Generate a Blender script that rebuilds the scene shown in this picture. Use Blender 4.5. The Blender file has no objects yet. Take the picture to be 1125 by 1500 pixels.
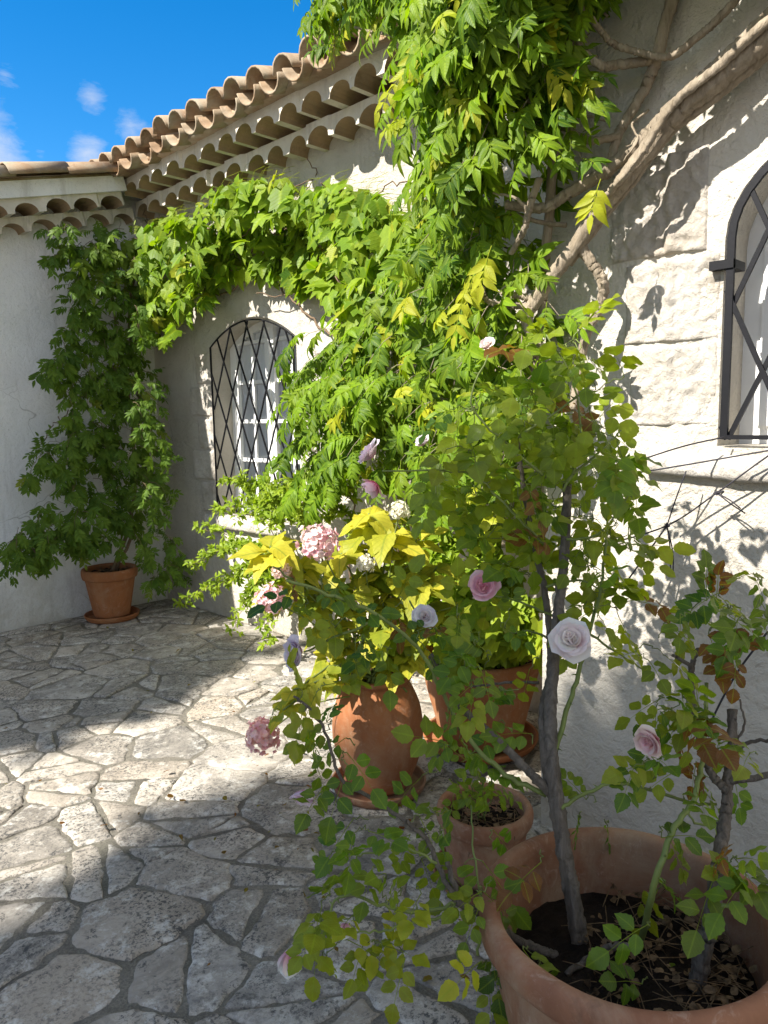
import bpy, bmesh, math, random
import numpy as np
from mathutils import Vector, Matrix, noise as mnoise
from mathutils.geometry import tessellate_polygon

rng = np.random.default_rng(7)
random.seed(7)
PI = math.pi
sc = bpy.context.scene
COL = sc.collection

# ------------------------------------------------------------------ camera
FPX, EYE = 1090.0, 1.5
YAW, PITCH, ROLL = math.radians(45.3), math.radians(7.3), math.radians(1.0)
_h = np.array([math.sin(YAW), math.cos(YAW), 0.0]); _hr = np.array([math.cos(YAW), -math.sin(YAW), 0.0]); _z = np.array([0, 0, 1.0])
FW = _h*math.cos(PITCH) - _z*math.sin(PITCH)
_u0 = _h*math.sin(PITCH) + _z*math.cos(PITCH)
RT = math.cos(ROLL)*_hr - math.sin(ROLL)*_u0
UP = math.sin(ROLL)*_hr + math.cos(ROLL)*_u0
CAM = np.array([0, 0, EYE])
cd = bpy.data.cameras.new('camera'); cam = bpy.data.objects.new('camera', cd); COL.objects.link(cam)
cd.sensor_fit = 'VERTICAL'; cd.sensor_height = 24.0; cd.lens = 24.0*FPX/1500.0
cd.clip_start = 0.05; cd.clip_end = 2000
cam.matrix_world = Matrix(((RT[0], UP[0], -FW[0], 0), (RT[1], UP[1], -FW[1], 0), (RT[2], UP[2], -FW[2], EYE), (0, 0, 0, 1)))
sc.camera = cam

def ray(px, py): return (px-562.5)/FPX*RT - (py-750)/FPX*UP + FW
def PX(px, py, X): d = ray(px, py); return CAM + d*(X/d[0])
def PY(px, py, Y): d = ray(px, py); return CAM + d*(Y/d[1])
def PZ(px, py, Z): d = ray(px, py); return CAM + d*((Z-EYE)/d[2])
def PF(px, py, F):
    d = ray(px, py); return CAM + d*(F/(d @ _h))

W, NW, D, NY = 3.07, 2.20, 5.62, 1.40        # main wall, near wall, left wing wall, near wall corner
SUN_EL, SUN_AZ = math.radians(42), math.radians(13)
SUN = np.array([-math.cos(SUN_EL)*math.cos(SUN_AZ), math.cos(SUN_EL)*math.sin(SUN_AZ), math.sin(SUN_EL)])

# ------------------------------------------------------------------ materials
class NT:
    def __init__(s, name):
        s.m = bpy.data.materials.new(name); s.m.use_nodes = True
        s.t = s.m.node_tree; s.t.nodes.clear()
        s.out = s.n('ShaderNodeOutputMaterial')
    def n(s, typ, **kw):
        nd = s.t.nodes.new(typ)
        for k, v in kw.items(): setattr(nd, k, v)
        return nd
    def l(s, a, b): s.t.links.new(a, b)
    def val(s, sock, v):
        if hasattr(v, 'default_value') or hasattr(v, 'is_linked'): s.l(v, sock)
        else: sock.default_value = v
    def coord(s): return s.n('ShaderNodeTexCoord').outputs['Object']
    def noise(s, scale, detail=4, rough=.6, vec=None, dist=0):
        nd = s.n('ShaderNodeTexNoise'); nd.inputs['Scale'].default_value = scale
        nd.inputs['Detail'].default_value = detail; nd.inputs['Roughness'].default_value = rough
        nd.inputs['Distortion'].default_value = dist
        s.l(vec if vec is not None else s.coord(), nd.inputs['Vector']); return nd.outputs['Fac']
    def ramp(s, fac, stops):
        nd = s.n('ShaderNodeValToRGB'); e = nd.color_ramp.elements
        while len(e) < len(stops): e.new(.5)
        for el, (p, c) in zip(e, stops):
            el.position = p; el.color = (*c, 1) if len(c) == 3 else c
        s.l(fac, nd.inputs['Fac']); return nd.outputs['Color']
    def mix(s, fac, a, b, mode='MIX'):
        nd = s.n('ShaderNodeMix', data_type='RGBA', blend_type=mode)
        s.val(nd.inputs[0], fac)
        for sock, v in ((nd.inputs[6], a), (nd.inputs[7], b)):
            if isinstance(v, tuple): sock.default_value = (*v, 1)
            else: s.l(v, sock)
        return nd.outputs[2]
    def math(s, op, a, b=0.0, clamp=False):
        nd = s.n('ShaderNodeMath', operation=op, use_clamp=clamp)
        s.val(nd.inputs[0], a); s.val(nd.inputs[1], b); return nd.outputs[0]
    def bump(s, h, strength, dist, prev=None):
        nd = s.n('ShaderNodeBump'); nd.inputs['Strength'].default_value = strength; nd.inputs['Distance'].default_value = dist
        s.l(h, nd.inputs['Height'])
        if prev is not None: s.l(prev, nd.inputs['Normal'])
        return nd.outputs['Normal']
    def bsdf(s, col, rough=.85, spec=.3, normal=None, metal=0):
        p = s.n('ShaderNodeBsdfPrincipled')
        if isinstance(col, tuple): p.inputs['Base Color'].default_value = (*col, 1)
        else: s.l(col, p.inputs['Base Color'])
        s.val(p.inputs['Roughness'], rough); p.inputs['Specular IOR Level'].default_value = spec
        p.inputs['Metallic'].default_value = metal
        if normal is not None: s.l(normal, p.inputs['Normal'])
        return p
    def done(s, sh): s.l(sh if hasattr(sh, 'is_linked') else sh.outputs[0], s.out.inputs['Surface']); return s.m

def m_plaster(name, a, b, stain, sc1=1.0, rough_bump=1.0):
    t = NT(name)
    big = t.noise(1.7*sc1, 6, .62); fine = t.noise(38*sc1, 5, .7); mid = t.noise(9*sc1, 5, .65, dist=.6)
    col = t.ramp(big, [(.3, a), (.68, b)])
    spots = t.ramp(t.noise(3.1*sc1, 9, .72), [(.60, (0, 0, 0)), (.78, (1, 1, 1))])
    col = t.mix(t.math('MULTIPLY', spots, .55), col, stain)
    mpz = t.n('ShaderNodeMapping'); mpz.inputs['Scale'].default_value = (3.2, 3.2, .35); t.l(t.coord(), mpz.inputs[0])
    streak = t.ramp(t.noise(2.4*sc1, 7, .7, mpz.outputs[0]), [(.55, (0, 0, 0)), (.75, (1, 1, 1))])
    col = t.mix(t.math('MULTIPLY', streak, .65), col, stain)
    vor = t.n('ShaderNodeTexVoronoi', feature='DISTANCE_TO_EDGE'); vor.inputs['Scale'].default_value = 1.3*sc1
    wv = t.n('ShaderNodeVectorMath', operation='MULTIPLY_ADD'); nzc = t.n('ShaderNodeTexNoise'); nzc.inputs['Scale'].default_value = 5; t.l(t.coord(), nzc.inputs['Vector'])
    t.l(nzc.outputs['Color'], wv.inputs[0]); wv.inputs[1].default_value = (.35, .35, .35); t.l(t.coord(), wv.inputs[2]); t.l(wv.outputs[0], vor.inputs['Vector'])
    crack = t.ramp(vor.outputs['Distance'], [(.0, (1, 1, 1)), (.006, (0, 0, 0))])
    crack = t.math('MULTIPLY', crack, t.ramp(t.noise(1.1, 3, .5), [(.55, (0, 0, 0)), (.62, (1, 1, 1))]))
    col = t.mix(t.math('MULTIPLY', crack, .6), col, (.18, .16, .13))
    pit = t.ramp(t.noise(85*sc1, 3, .6), [(.28, (1, 1, 1)), (.40, (0, 0, 0))])
    col = t.mix(t.math('MULTIPLY', pit, .35), col, (.34, .31, .26))
    # earth splashed up the foot of the wall
    sep = t.n('ShaderNodeSeparateXYZ'); g = t.n('ShaderNodeNewGeometry'); t.l(g.outputs['Position'], sep.inputs[0])
    foot = t.math('SUBTRACT', t.math('MULTIPLY', mid, .75), sep.outputs['Z'])
    foot = t.math('MULTIPLY', foot, 2.2, clamp=True)
    col = t.mix(t.math('MULTIPLY', foot, .55), col, (.38, .33, .25))
    nb = t.bump(fine, .7*rough_bump, .010)
    nb = t.bump(mid, .42*rough_bump, .03, nb)
    nb = t.bump(pit, -.35, .01, nb)
    return t.done(t.bsdf(col, .93, .12, nb))

def m_stone(name, a, b, c, scale=1.0):
    t = NT(name)
    col = t.ramp(t.noise(4*scale, 8, .7), [(.3, a), (.55, b), (.75, c)])
    rust = t.ramp(t.noise(2.3*scale, 6, .6), [(.64, (0, 0, 0)), (.8, (1, 1, 1))])
    col = t.mix(t.math('MULTIPLY', rust, .35), col, (.56, .36, .17))
    h = t.noise(26*scale, 8, .72, dist=.5); h2 = t.noise(60*scale, 5, .7)
    chip = t.n('ShaderNodeTexVoronoi', feature='F1'); chip.inputs['Scale'].default_value = 34*scale; t.l(t.coord(), chip.inputs['Vector'])
    nb = t.bump(h2, .7, .008); nb = t.bump(chip.outputs['Distance'], .5, .012, nb); nb = t.bump(h, .9, .02, nb)
    return t.done(t.bsdf(col, .9, .15, nb))

def m_paving():
    t = NT('flagstone')
    at = t.n('ShaderNodeAttribute', attribute_name='tint'); sp = t.n('ShaderNodeSeparateColor'); t.l(at.outputs['Color'], sp.inputs[0])
    c = t.coord()
    off = t.n('ShaderNodeVectorMath', operation='MULTIPLY_ADD'); off.inputs[1].default_value = (9, 9, 9)
    t.l(at.outputs['Color'], off.inputs[0]); t.l(c, off.inputs[2])
    v = off.outputs[0]
    big = t.noise(6.0, 9, .74, v, .7)
    col = t.ramp(big, [(.28, (.15, .142, .125)), (.44, (.31, .285, .245)), (.58, (.48, .44, .375)), (.75, (.62, .58, .50))])
    shade = t.n('ShaderNodeMapRange'); shade.inputs['To Min'].default_value = .68; shade.inputs['To Max'].default_value = 1.18
    t.l(sp.outputs[0], shade.inputs['Value'])
    sc_ = t.n('ShaderNodeVectorMath', operation='SCALE'); t.l(col, sc_.inputs[0]); t.l(shade.outputs[0], sc_.inputs['Scale'])
    col = t.mix(t.math('MULTIPLY', sp.outputs[1], .45), sc_.outputs[0], (.52, .43, .32))
    # weathered black pits and lichen, in patches
    patch = t.ramp(t.noise(3.2, 4, .6, v), [(.36, (0, 0, 0)), (.6, (1, 1, 1))])
    pit = t.ramp(t.noise(80, 4, .75, v, .2), [(.43, (1, 1, 1)), (.49, (0, 0, 0))])
    pit2 = t.ramp(t.noise(26, 8, .8, v, .25), [(.37, (1, 1, 1)), (.44, (0, 0, 0))])
    pits = t.math('MAXIMUM', t.math('MULTIPLY', pit, patch), pit2)
    col = t.mix(t.math('MULTIPLY', pits, .92), col, (.06, .06, .058))
    lich = t.ramp(t.noise(13, 9, .78, v), [(.53, (0, 0, 0)), (.64, (1, 1, 1))])
    col = t.mix(t.math('MULTIPLY', lich, .7), col, (.70, .68, .61))
    h = t.noise(20, 8, .7, v, 1.0)
    nb = t.bump(pits, -.5, .010); nb = t.bump(h, .55, .014, nb)
    return t.done(t.bsdf(col, .82, .25, nb))

def m_mortar():
    t = NT('mortar_joint')
    col = t.ramp(t.noise(3, 8, .7), [(.3, (.15, .138, .118)), (.5, (.265, .242, .20)), (.7, (.38, .345, .285))])
    moss = t.ramp(t.noise(1.4, 6, .65), [(.5, (0, 0, 0)), (.75, (1, 1, 1))])
    col = t.mix(t.math('MULTIPLY', moss, .5), col, (.085, .095, .06))
    grit = t.noise(140, 4, .8)
    col = t.mix(.6, col, t.ramp(grit, [(.35, (.45, .45, .45)), (.65, (1.5, 1.5, 1.45))]), 'MULTIPLY')
    nb = t.bump(grit, 1.0, .012)
    return t.done(t.bsdf(col, .95, .1, nb))

def m_terra(name, a, b, bloom, bl=.5):
    t = NT(name)
    c = t.coord()
    mp = t.n('ShaderNodeMapping'); mp.inputs['Scale'].default_value = (1, 1, .35); t.l(c, mp.inputs[0])
    col = t.ramp(t.noise(5, 7, .65, mp.outputs[0]), [(.3, a), (.7, b)])
    mask = t.ramp(t.noise(3.4, 8, .7, c, .8), [(.45, (0, 0, 0)), (.66, (1, 1, 1))])
    col = t.mix(t.math('MULTIPLY', mask, bl), col, bloom)
    lime = t.ramp(t.noise(26, 6, .75, c, 1.0), [(.56, (0, 0, 0)), (.70, (1, 1, 1))])
    col = t.mix(t.math('MULTIPLY', lime, bl*.45), col, (.55, .45, .36))
    dk = t.ramp(t.noise(7, 8, .75, mp.outputs[0]), [(.58, (0, 0, 0)), (.75, (1, 1, 1))])
    col = t.mix(t.math('MULTIPLY', dk, .6), col, (.075, .042, .028))
    wave = t.n('ShaderNodeTexWave', wave_type='BANDS', bands_direction='Z'); wave.inputs['Scale'].default_value = 22; wave.inputs['Distortion'].default_value = 2.5
    t.l(c, wave.inputs['Vector'])
    nb = t.bump(t.noise(90, 4, .7), .35, .004); nb = t.bump(wave.outputs['Fac'], .04, .004, nb)
    return t.done(t.bsdf(col, .8, .25, nb))

def m_leaf(name, dark, light, yellow, red, trans=.42, rough=.42, spec=.25, ttint=(1.35, 1.4, .4), vk=.35, vcol=None):
    t = NT(name)
    at = t.n('ShaderNodeAttribute', attribute_name='tint'); sp = t.n('ShaderNodeSeparateColor'); t.l(at.outputs['Color'], sp.inputs[0])
    uv = t.n('ShaderNodeAttribute', attribute_name='luv'); su = t.n('ShaderNodeSeparateColor'); t.l(uv.outputs['Color'], su.inputs[0])
    col = t.mix(sp.outputs[0], dark, light)
    col = t.mix(sp.outputs[1], col, yellow)
    col = t.mix(sp.outputs[2], col, red)
    # midrib and side veins
    u = su.outputs[0]; v = su.outputs[1]
    ab = t.math('ABSOLUTE', t.math('SUBTRACT', u, .5))
    mid = t.math('SUBTRACT', 1.0, t.math('MULTIPLY', ab, 16), clamp=True)
    sv = t.math('SINE', t.math('MULTIPLY', t.math('SUBTRACT', v, t.math('MULTIPLY', ab, .7)), 46))
    sv = t.math('MULTIPLY', t.math('SUBTRACT', sv, .8), 2.5, clamp=True)
    vein = t.math('MAXIMUM', mid, t.math('MULTIPLY', sv, .5))
    col = t.mix(t.math('MULTIPLY', vein, vk), col, vcol or (light[0]*1.9+.03, light[1]*1.5+.03, light[2]*1.3))
    mott = t.noise(30, 4, .6)
    col = t.mix(.35, col, t.ramp(mott, [(.3, (.55, .55, .55)), (.7, (1.35, 1.35, 1.3))]), 'MULTIPLY')
    nb = t.bump(sv, .5, .004)
    p = t.bsdf(col, rough, spec, nb)
    tr = t.n('ShaderNodeBsdfTranslucent')
    tc = t.mix(1.0, col, ttint, 'MULTIPLY'); t.l(tc, tr.inputs['Color'])
    mx = t.n('ShaderNodeMixShader'); mx.inputs[0].default_value = trans
    t.l(p.outputs[0], mx.inputs[1]); t.l(tr.outputs[0], mx.inputs[2])
    return t.done(mx)

def m_petal(name):
    t = NT(name)
    at = t.n('ShaderNodeAttribute', attribute_name='tint')
    p = t.bsdf(at.outputs['Color'], .6, .2)
    tr = t.n('ShaderNodeBsdfTranslucent'); t.l(at.outputs['Color'], tr.inputs['Color'])
    mx = t.n('ShaderNodeMixShader'); mx.inputs[0].default_value = .35
    t.l(p.outputs[0], mx.inputs[1]); t.l(tr.outputs[0], mx.inputs[2])
    return t.done(mx)

def m_bark(name, a, b, scale=1.0, stretch=(1, 1, .2)):
    t = NT(name)
    c = t.coord(); mp = t.n('ShaderNodeMapping'); mp.inputs['Scale'].default_value = stretch; t.l(c, mp.inputs[0])
    n1 = t.noise(40*scale, 8, .7, mp.outputs[0], 1.0); n2 = t.noise(9*scale, 5, .6)
    col = t.ramp(n1, [(.3, a), (.7, b)])
    col = t.mix(t.math('MULTIPLY', n2, .5), col, tuple(x*.6 for x in a))
    nb = t.bump(n1, 1.0, .014)
    return t.done(t.bsdf(col, .88, .15, nb))

def m_plain(name, col, rough=.6, spec=.3, bumps=None, metal=0, var=.25, ns=14):
    t = NT(name)
    n = t.noise(ns, 6, .65)
    c = t.ramp(n, [(.25, tuple(x*(1-var) for x in col)), (.75, tuple(min(1, x*(1+var)) for x in col))])
    nb = None
    if bumps: nb = t.bump(t.noise(bumps[0], 5, .7), bumps[1], bumps[2])
    return t.done(t.bsdf(c, rough, spec, nb, metal))

def m_glass():
    t = NT('window_glass')
    p = t.bsdf((.9, .95, .95), .03, .5)
    p.inputs['Transmission Weight'].default_value = 0.0
    tp = t.n('ShaderNodeBsdfTransparent'); tp.inputs[0].default_value = (.97, .98, .98, 1)
    gl = t.n('ShaderNodeBsdfGlossy'); gl.inputs['Roughness'].default_value = .03
    fr = t.n('ShaderNodeFresnel'); fr.inputs[0].default_value = 1.5
    mx = t.n('ShaderNodeMixShader'); t.l(fr.outputs[0], mx.inputs[0]); t.l(tp.outputs[0], mx.inputs[1]); t.l(gl.outputs[0], mx.inputs[2])
    return t.done(mx)

M = dict(
    plaster=m_plaster('lime_plaster', (.45, .41, .345), (.60, .56, .485), (.31, .265, .205), 1.0, 1.7),
    plaster_shaded=m_plaster('shaded_wing_plaster', (.70, .70, .675), (.84, .84, .82), (.47, .455, .41)),  # paler, cooler copy of the plaster: the wing's shade tone put into its colour
    stone=m_stone('dressed_stone', (.42, .37, .30), (.60, .555, .49), (.71, .675, .61)),
    genoise=m_plaster('cornice_mortar', (.52, .48, .40), (.72, .67, .57), (.26, .235, .19), 2.0, .7),
    tile=m_terra('roof_tile', (.19, .12, .07), (.36, .245, .145), (.36, .33, .25), .75),
    tile_in=m_terra('tile_underside', (.27, .19, .11), (.40, .28, .16), (.20, .17, .12), .5),
    paving=m_paving(), mortar=m_mortar(),
    terra=m_terra('terracotta', (.235, .087, .035), (.37, .148, .055), (.38, .25, .15), .55),
    terra_old=m_terra('weathered_terracotta', (.185, .083, .047), (.315, .15, .08), (.36, .27, .18), .65),
    soil=m_plain('potting_soil', (.028, .021, .016), .95, .1, (60, 1.0, .03), var=.6),
    litter=m_plain('dry_leaf_litter', (.15, .10, .055), .9, .15, var=.85, ns=45),
    iron=m_plain('wrought_iron', (.006, .006, .008), .55, .22, (40, .25, .003)),
    white=m_plain('white_paint', (.80, .80, .78), .5, .4, (20, .1, .003), var=.04),
    curtain=m_plain('curtain_cloth', (.86, .86, .85), .9, .1, var=.06),
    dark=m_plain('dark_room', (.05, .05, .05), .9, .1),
    glass=m_glass(),
    wood=m_bark('wisteria_bark', (.24, .19, .13), (.50, .42, .32)),
    rosewood=m_bark('rose_bark', (.10, .085, .068), (.29, .25, .205), 1.6),
    greenstem=m_plain('green_stem', (.16, .20, .055), .6, .3, var=.35),
    thinwood=m_plain('twig', (.16, .11, .07), .8, .2, var=.4),
    cord=m_plain('dark_cord', (.03, .028, .035), .6, .3),
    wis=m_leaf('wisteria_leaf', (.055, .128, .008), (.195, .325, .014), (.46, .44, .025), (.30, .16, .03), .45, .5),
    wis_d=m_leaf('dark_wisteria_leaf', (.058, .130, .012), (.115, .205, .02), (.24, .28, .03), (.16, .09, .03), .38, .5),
    creep=m_leaf('creeper_leaf', (.065, .150, .010), (.205, .325, .016), (.42, .40, .03), (.3, .12, .03), .42, .5),
    shrub=m_leaf('shrub_leaf', (.15, .25, .018), (.28, .39, .03), (.50, .50, .05), (.3, .2, .05)),
    hyd=m_leaf('hydrangea_leaf', (.09, .17, .018), (.22, .29, .022), (.58, .51, .05), (.35, .1, .03), .45, .5, vk=.75, vcol=(.20, .27, .03)),
    rose=m_leaf('rose_leaf', (.042, .118, .016), (.145, .265, .022), (.46, .46, .03), (.20, .055, .025), .54, .38, .45, vk=.5),
    petal=m_petal('petal'),
    treeleaf=m_leaf('tree_leaf', (.03, .07, .012), (.06, .12, .02), (.2, .2, .03), (.2, .1, .03)),
)

# ------------------------------------------------------------------ object helpers
def tag(o, label, cat, group=None, kind=None):
    if label: o['label'] = label
    if cat: o['category'] = cat
    if group: o['group'] = group
    if kind: o['kind'] = kind
    return o
def empty(name, loc, label=None, cat=None, group=None, parent=None):
    o = bpy.data.objects.new(name, None); COL.objects.link(o); o.location = loc; o.empty_display_size = .1
    tag(o, label, cat, group)
    if parent: o.parent = parent
    return o
bpy.context.view_layer.update()
def link(name, me, mat, parent=None, smooth=True):
    o = bpy.data.objects.new(name, me); COL.objects.link(o)
    for m in (mat if isinstance(mat, (list, tuple)) else [mat]): me.materials.append(m)
    if smooth and len(me.polygons): me.polygons.foreach_set('use_smooth', [True]*len(me.polygons))
    if parent is not None:
        o.parent = parent
        p = parent; off = Vector((0, 0, 0))
        while p is not None: off += p.location; p = p.parent
        o.matrix_parent_inverse = Matrix.Translation(-off)
    return o

class MB:
    """collects vertices and faces of one mesh"""
    def __init__(s): s.v = []; s.f = []; s.mi = []
    def add(s, vs, fs, mi=0):
        b = len(s.v); s.v.extend(tuple(map(float, p)) for p in vs); s.f.extend(tuple(i+b for i in f) for f in fs); s.mi.extend([mi]*len(fs))
    def box(s, lo, hi, mi=0):
        x0, y0, z0 = lo; x1, y1, z1 = hi
        s.add([(x0, y0, z0), (x1, y0, z0), (x1, y1, z0), (x0, y1, z0), (x0, y0, z1), (x1, y0, z1), (x1, y1, z1), (x0, y1, z1)],
              [(0, 3, 2, 1), (4, 5, 6, 7), (0, 1, 5, 4), (1, 2, 6, 5), (2, 3, 7, 6), (3, 0, 4, 7)], mi)
    def tube(s, pts, rad, n=8, mi=0, wob=0.0, ridge=0.0):
        pts = [np.array(p, float) for p in pts]
        if not hasattr(rad, '__len__'): rad = [rad]*len(pts)
        k = len(pts); nrm = None; vs = []
        rg = rng.normal(0, 1, n) if ridge else None
        for i in range(k):
            if ridge: rg = rg*.93+rng.normal(0, .36, n)
            t = pts[min(i+1, k-1)] - pts[max(i-1, 0)]; t = t/(np.linalg.norm(t)+1e-9)
            if nrm is None:
                a = np.array([0, 0, 1.]) if abs(t[2]) < .9 else np.array([1., 0, 0]); nrm = np.cross(t, a)
            nrm = nrm - t*(nrm @ t); nrm /= np.linalg.norm(nrm)+1e-9; b = np.cross(t, nrm)
            for j in range(n):
                an = 2*PI*j/n; r = rad[i]*(1+(wob*rng.uniform(-1, 1) if wob else 0)+(ridge*rg[j] if ridge else 0))
                vs.append(pts[i] + r*(math.cos(an)*nrm + math.sin(an)*b))
        fs = [(i*n+j, i*n+(j+1) % n, (i+1)*n+(j+1) % n, (i+1)*n+j) for i in range(k-1) for j in range(n)]
        fs += [tuple(range(n))[::-1], tuple((k-1)*n+j for j in range(n))]
        s.add(vs, fs, mi)
    def mesh(s, name):
        me = bpy.data.meshes.new(name); me.from_pydata(s.v, [], s.f)
        if any(s.mi): me.polygons.foreach_set('material_index', s.mi)
        me.update(); return me
    def build(s, name, mat, parent=None, smooth=True):
        return link(name, s.mesh(name), mat, parent, smooth)

def spline(ctrl, per=6):
    """Catmull-Rom through control points"""
    c = [np.array(p, float) for p in ctrl]
    if len(c) < 3:
        return [c[0]+(c[1]-c[0])*i/per for i in range(per+1)]
    c = [2*c[0]-c[1]] + c + [2*c[-1]-c[-2]]; out = []
    for i in range(1, len(c)-2):
        p0, p1, p2, p3 = c[i-1:i+3]
        for j in range(per):
            t = j/per
            out.append(.5*((2*p1)+(-p0+p2)*t+(2*p0-5*p1+4*p2-p3)*t*t+(-p0+3*p1-3*p2+p3)*t**3))
    out.append(c[-2]); return out
def lerp(a, b, t): return a+(b-a)*t
def lin(a, b, n): return [lerp(a, b, i/(n-1)) for i in range(n)]
def jig(pts, a):
    return [p if i in (0, len(pts)-1) else p + rng.normal(0, a, 3) for i, p in enumerate(pts)]

# ------------------------------------------------------------------ leaves
def blade(n, wf, fold=.35, curl=.25, wave=0.0):
    """one leaf blade of length 1 along +Y, folded along its midrib; returns verts, uv, faces"""
    v = []; uv = []
    for i in range(n+1):
        t = i/n; w = wf(t)
        z = -curl*t*t
        v += [(-w, t, z+w*fold+wave*math.sin(t*9)*w), (0, t, z), (w, t, z+w*fold-wave*math.sin(t*9+1)*w)]
        uv += [(.5-.5*min(1, w*3), t), (.5, t), (.5+.5*min(1, w*3), t)]
    f = []
    for i in range(n):
        a = 3*i; f += [(a, a+1, a+4, a+3), (a+1, a+2, a+5, a+4)]
    return np.array(v), np.array(uv), f
def serr(f, n, a): return lambda t: f(t)*(1+a*(1 if round(t*n) % 2 else -1)*(0 < t < .97))
def ovate(wid, tip=.75): return lambda t: wid*max(.02, math.sin(PI*min(1, t**tip))**.85) if t < .999 else .004
T_LANCE = [blade(4, ovate(.19, .70), .3, c, w) for c, w in ((.1, 0), (.35, .25), (.6, -.2))]
T_OVAL = [blade(11, serr(ovate(.38, .84), 11, .06), .16, c, w) for c, w in ((.05, .12), (.2, -.2), (.4, .2))]
T_HYD = [blade(13, serr(ovate(.34, .74), 13, .05), .26, c, w) for c, w in ((.25, .22), (.5, -.25), (.8, .2))]
T_SMALL = [blade(3, ovate(.23, .72), .3, c) for c in (.1, .4)]
def palmate(curl):
    """five pointed lobes like a vine leaf"""
    spec = [(-125, .40), (-100, .44), (-76, .66), (-58, .56), (-40, .86), (-22, .66), (-9, .86), (0, 1.0), (9, .86), (22, .66), (40, .86), (58, .56), (76, .66), (100, .44), (125, .40)]
    v = [(0, 0, 0)]; uv = [(.5, 0)]
    ring = []
    for a, r in spec:
        a = math.radians(a); x, y = r*math.sin(a)*.78, r*math.cos(a)
        for k, q in enumerate((.55, 1.0)):
            d2 = (x*x+y*y)*q*q
            v.append((x*q, y*q, .16*abs(x)*q - curl*d2)); uv.append((.5+x*q*.6, max(0, y*q)))
    f = []
    for i in range(len(spec)-1):
        a = 1+2*i
        f += [(0, a+2, a), (a, a+2, a+3, a+1)]
    return np.array(v), np.array(uv), f
T_PALM = [palmate(c) for c in (.05, .25, .45)]

def frame(d, nrm):
    d = d/np.linalg.norm(d); x = np.cross(d, nrm); l = np.linalg.norm(x)
    if l < 1e-4: x = np.cross(d, np.array([.3, .5, .8])); l = np.linalg.norm(x)
    x /= l; z = np.cross(x, d)
    return np.stack([x, d, z], 1)
def unit(v): v = np.asarray(v, float); return v/(np.linalg.norm(v)+1e-9)

class Foliage:
    def __init__(s): s.V = []; s.U = []; s.C = []; s.F3 = []; s.F4 = []; s.n = 0
    def leaf(s, tpl, pos, d, nrm, size, tint, wid=1.0):
        v, uv, f = tpl
        R = frame(d, nrm)
        vv = (v*np.array([size*wid, size, size])) @ R.T + pos
        s.V.append(vv); s.U.append(uv); s.C.append(np.tile(np.array(tint, float), (len(v), 1)))
        b = s.n
        for q in f:
            (s.F3 if len(q) == 3 else s.F4).append([i+b for i in q])
        s.n += len(v)
    def strip(s, pts, r, tint):
        """a leaf stalk as a thin three-sided tube"""
        pts = np.array(pts); k = len(pts)
        vs = []
        for i in range(k):
            t = unit(pts[min(i+1, k-1)]-pts[max(i-1, 0)]); a = unit(np.cross(t, (.31, .53, .79))); b = np.cross(t, a)
            rr = r*(1-.6*i/(k-1))
            for j in range(3): an = 2*PI*j/3; vs.append(pts[i]+rr*(math.cos(an)*a+math.sin(an)*b))
        b0 = s.n
        s.V.append(np.array(vs)); s.U.append(np.tile([.5, .5], (len(vs), 1))); s.C.append(np.tile(np.array(tint, float), (len(vs), 1)))
        for i in range(k-1):
            for j in range(3): s.F4.append([b0+i*3+j, b0+i*3+(j+1) % 3, b0+(i+1)*3+(j+1) % 3, b0+(i+1)*3+j])
        s.n += len(vs)
    def build(s, name, mat, parent):
        V = np.concatenate(s.V); U = np.concatenate(s.U); Cc = np.concatenate(s.C)
        f4 = np.array(s.F4, dtype=np.int32).reshape(-1, 4); f3 = np.array(s.F3, dtype=np.int32).reshape(-1, 3)
        loops = np.concatenate([f4.ravel(), f3.ravel()])
        starts = np.concatenate([np.arange(len(f4))*4, len(f4)*4+np.arange(len(f3))*3])
        me = bpy.data.meshes.new(name)
        me.vertices.add(len(V)); me.vertices.foreach_set('co', V.astype(np.float32).ravel())
        me.loops.add(len(loops)); me.loops.foreach_set('vertex_index', loops.astype(np.int32))
        me.polygons.add(len(starts)); me.polygons.foreach_set('loop_start', starts.astype(np.int32))
        me.update(calc_edges=True); me.validate()
        a = me.attributes.new('tint', 'FLOAT_COLOR', 'POINT'); a.data.foreach_set('color', np.concatenate([Cc, np.ones((len(Cc), 1))], 1).astype(np.float32).ravel())
        a = me.attributes.new('luv', 'FLOAT_COLOR', 'POINT'); a.data.foreach_set('color', np.concatenate([U, np.zeros((len(U), 1)), np.ones((len(U), 1))], 1).astype(np.float32).ravel())
        return link(name, me, mat, parent)

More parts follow.
